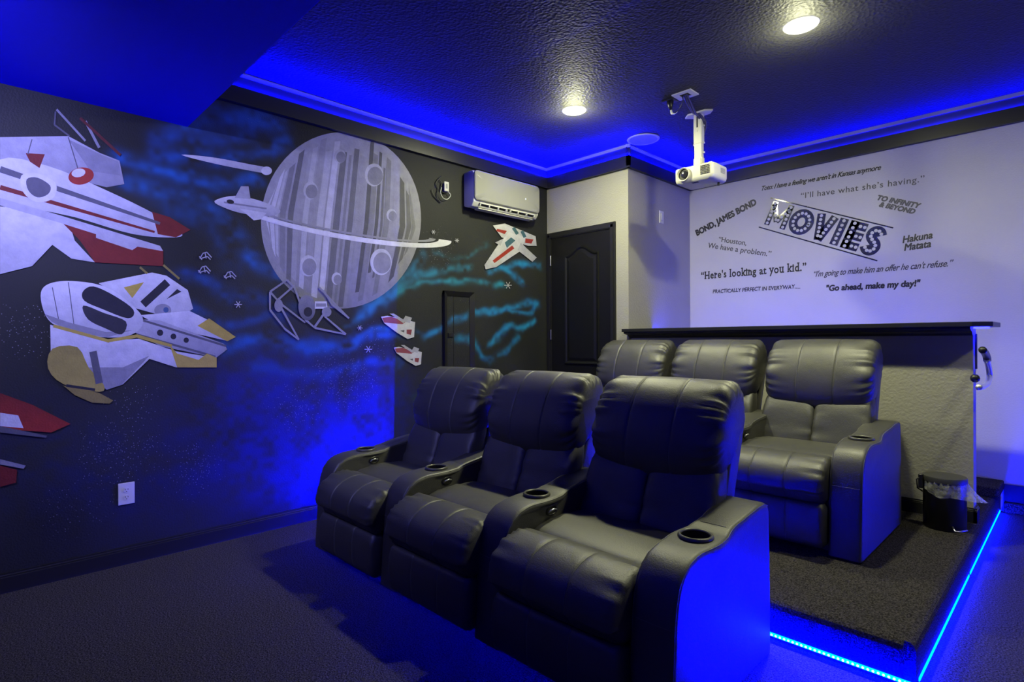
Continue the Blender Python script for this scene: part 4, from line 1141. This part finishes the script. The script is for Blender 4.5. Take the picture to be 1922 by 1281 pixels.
def make_chair(x, y, z, inner, Lg, aw, label, group, right_arm, head_hw, seed, hup=0.0):
    t = empty('recliner_chair', (x, y, z), label, 'chair', group)
    ex_ = Lg - 0.77
    hw = inner / 2
    L_ = [M['leather'], M['stitch']]
    by_, bz_ = 0.53 + ex_, 0.33
    def bp(n, tt): return (by_ + tt * math.sin(TH) - n * math.cos(TH), bz_ + tt * math.cos(TH) + n * math.sin(TH))
    bsh = MB().box(-hw + 0.004, hw - 0.004, 0.05, 0.70 + ex_, 0.015, 0.34)
    bsh.build('base', M['leather'], t, bevel=0.006)
    bolster([(-0.028, 0.262), (-0.052, 0.21), (-0.056, 0.13), (-0.046, 0.06), (-0.01, 0.045), (0.05, 0.06), (0.06, 0.16), (0.05, 0.25)], hw - 0.004, 0.02, 0.8, 0.002, seams=(-0.33, 0.33), seed=seed).build('footrest', L_, t, smooth=True)
    bolster([(0.190, 0.37), (0.198, 0.42), (0.180, 0.457), (0.12, 0.480), (0.05, 0.478), (-0.018, 0.450), (-0.062, 0.40), (-0.074, 0.335), (-0.055, 0.308), (-0.01, 0.262), (0.06, 0.27), (0.15, 0.31)], hw - 0.001, 0.028, 0.80, 0.0045, 150, seams=(-0.33, 0.33), bulge=0.03, seed=seed + 1).build('seat_roll', L_, t, smooth=True)
    bolster([(0.175, 0.40), (0.165, 0.432), (0.190, 0.462), (0.29, 0.480), (0.42 + ex_ * 0.5, 0.480), (0.56 + ex_, 0.462), (0.60 + ex_, 0.42), (0.57 + ex_, 0.36), (0.30, 0.35)], hw - 0.001, 0.03, 0.8, 0.003, seed=seed + 2, bulge=0.02).build('seat_cushion', L_, t, smooth=True)
    # backrest shell
    sh = [bp(-0.06, -0.08), bp(-0.06, 0.68), bp(-0.08, 0.72), bp(-0.125, 0.72), bp(-0.15, 0.66), bp(-0.15, -0.05)]
    MB().prism(sh, 'x', -head_hw + 0.012, head_hw - 0.012).build('backrest', M['leather'], t, bevel=0.014, smooth='auto')
    lum = [bp(-0.005, -0.06), bp(0.040, 0.0), bp(0.058, 0.10), bp(0.056, 0.21), bp(0.050, 0.35), bp(0.01, 0.45), bp(-0.055, 0.46), bp(-0.075, 0.22), bp(-0.07, 0.0)]
    lw = (head_hw - 0.004) / 2
    for s_ in (-1, 1):
        bolster(lum, lw + 0.003, 0.06, 0.62, 0.0045, 110, xc=s_ * lw, seed=seed + 5 + s_, per=6, nx=20).build('lumbar_cushion', L_, t, smooth=True)
    k_ = lambda n, q: bp(n, 0.375 + (q - 0.325) * 0.965 + hup)
    head = [k_(0.006, 0.325), k_(0.060, 0.360), k_(0.092, 0.44), k_(0.094, 0.55), k_(0.072, 0.655), k_(0.022, 0.728), k_(-0.035, 0.757), k_(-0.09, 0.745), k_(-0.128, 0.69), k_(-0.138, 0.60), k_(-0.11, 0.48), k_(-0.06, 0.38)]
    bolster(head, head_hw, 0.065, 0.66, 0.0068, 105, seams=(-0.34, 0.34), bulge=0.05, seed=seed + 9, per=8, nx=40, droop=0.028).build('head_pillow', L_, t, smooth=True)
    al = arm_mesh(-hw - aw / 2, aw, Lg, 'armrest', t)
    hx = -hw + 0.0
    hd = MB().lathe([(0.036, hx - 0.004), (0.036, hx + 0.004), (0.030, hx + 0.006), (0.026, hx + 0.002)], (0, 0.315, 0.505), 26, 'x', sy=0.62).build('recline_plate', M['black_plastic'], t, smooth='auto')
    MB().tube([(hx + 0.004, 0.290, 0.500), (hx + 0.012, 0.296, 0.510), (hx + 0.014, 0.318, 0.514), (hx + 0.010, 0.338, 0.508)], 0.004, 8).build('recline_lever', M['chrome'], hd, smooth=True)
    if right_arm: arm_mesh(hw + aw / 2, aw, Lg, 'armrest', t)
    return t
FRONT = 'black leather recliners of the front row'
REAR = 'black leather recliners on the platform'
fx = -1.327
for k, (lab, ra) in enumerate((('black leather recliner at the aisle end of the front row, nearest', True), ('middle black leather recliner of the front row', False), ('black leather recliner of the front row nearest the mural wall', False))):
    make_chair(fx - 0.737 * k, 1.515, 0.0, 0.598, 0.77, 0.159, lab, FRONT, ra, 0.322, 11 + 17 * k)
rx = -1.165
for k, (lab, ra) in enumerate((('black leather recliner on the platform beside the step bin', True), ('middle black leather recliner of the rear row on the platform', False), ('black leather recliner of the rear row nearest the door', False))):
    make_chair(rx - 0.69 * k, 3.07, ZP, 0.54, 0.848, 0.150, lab, REAR, ra, 0.312, 101 + 17 * k, hup=0.012)
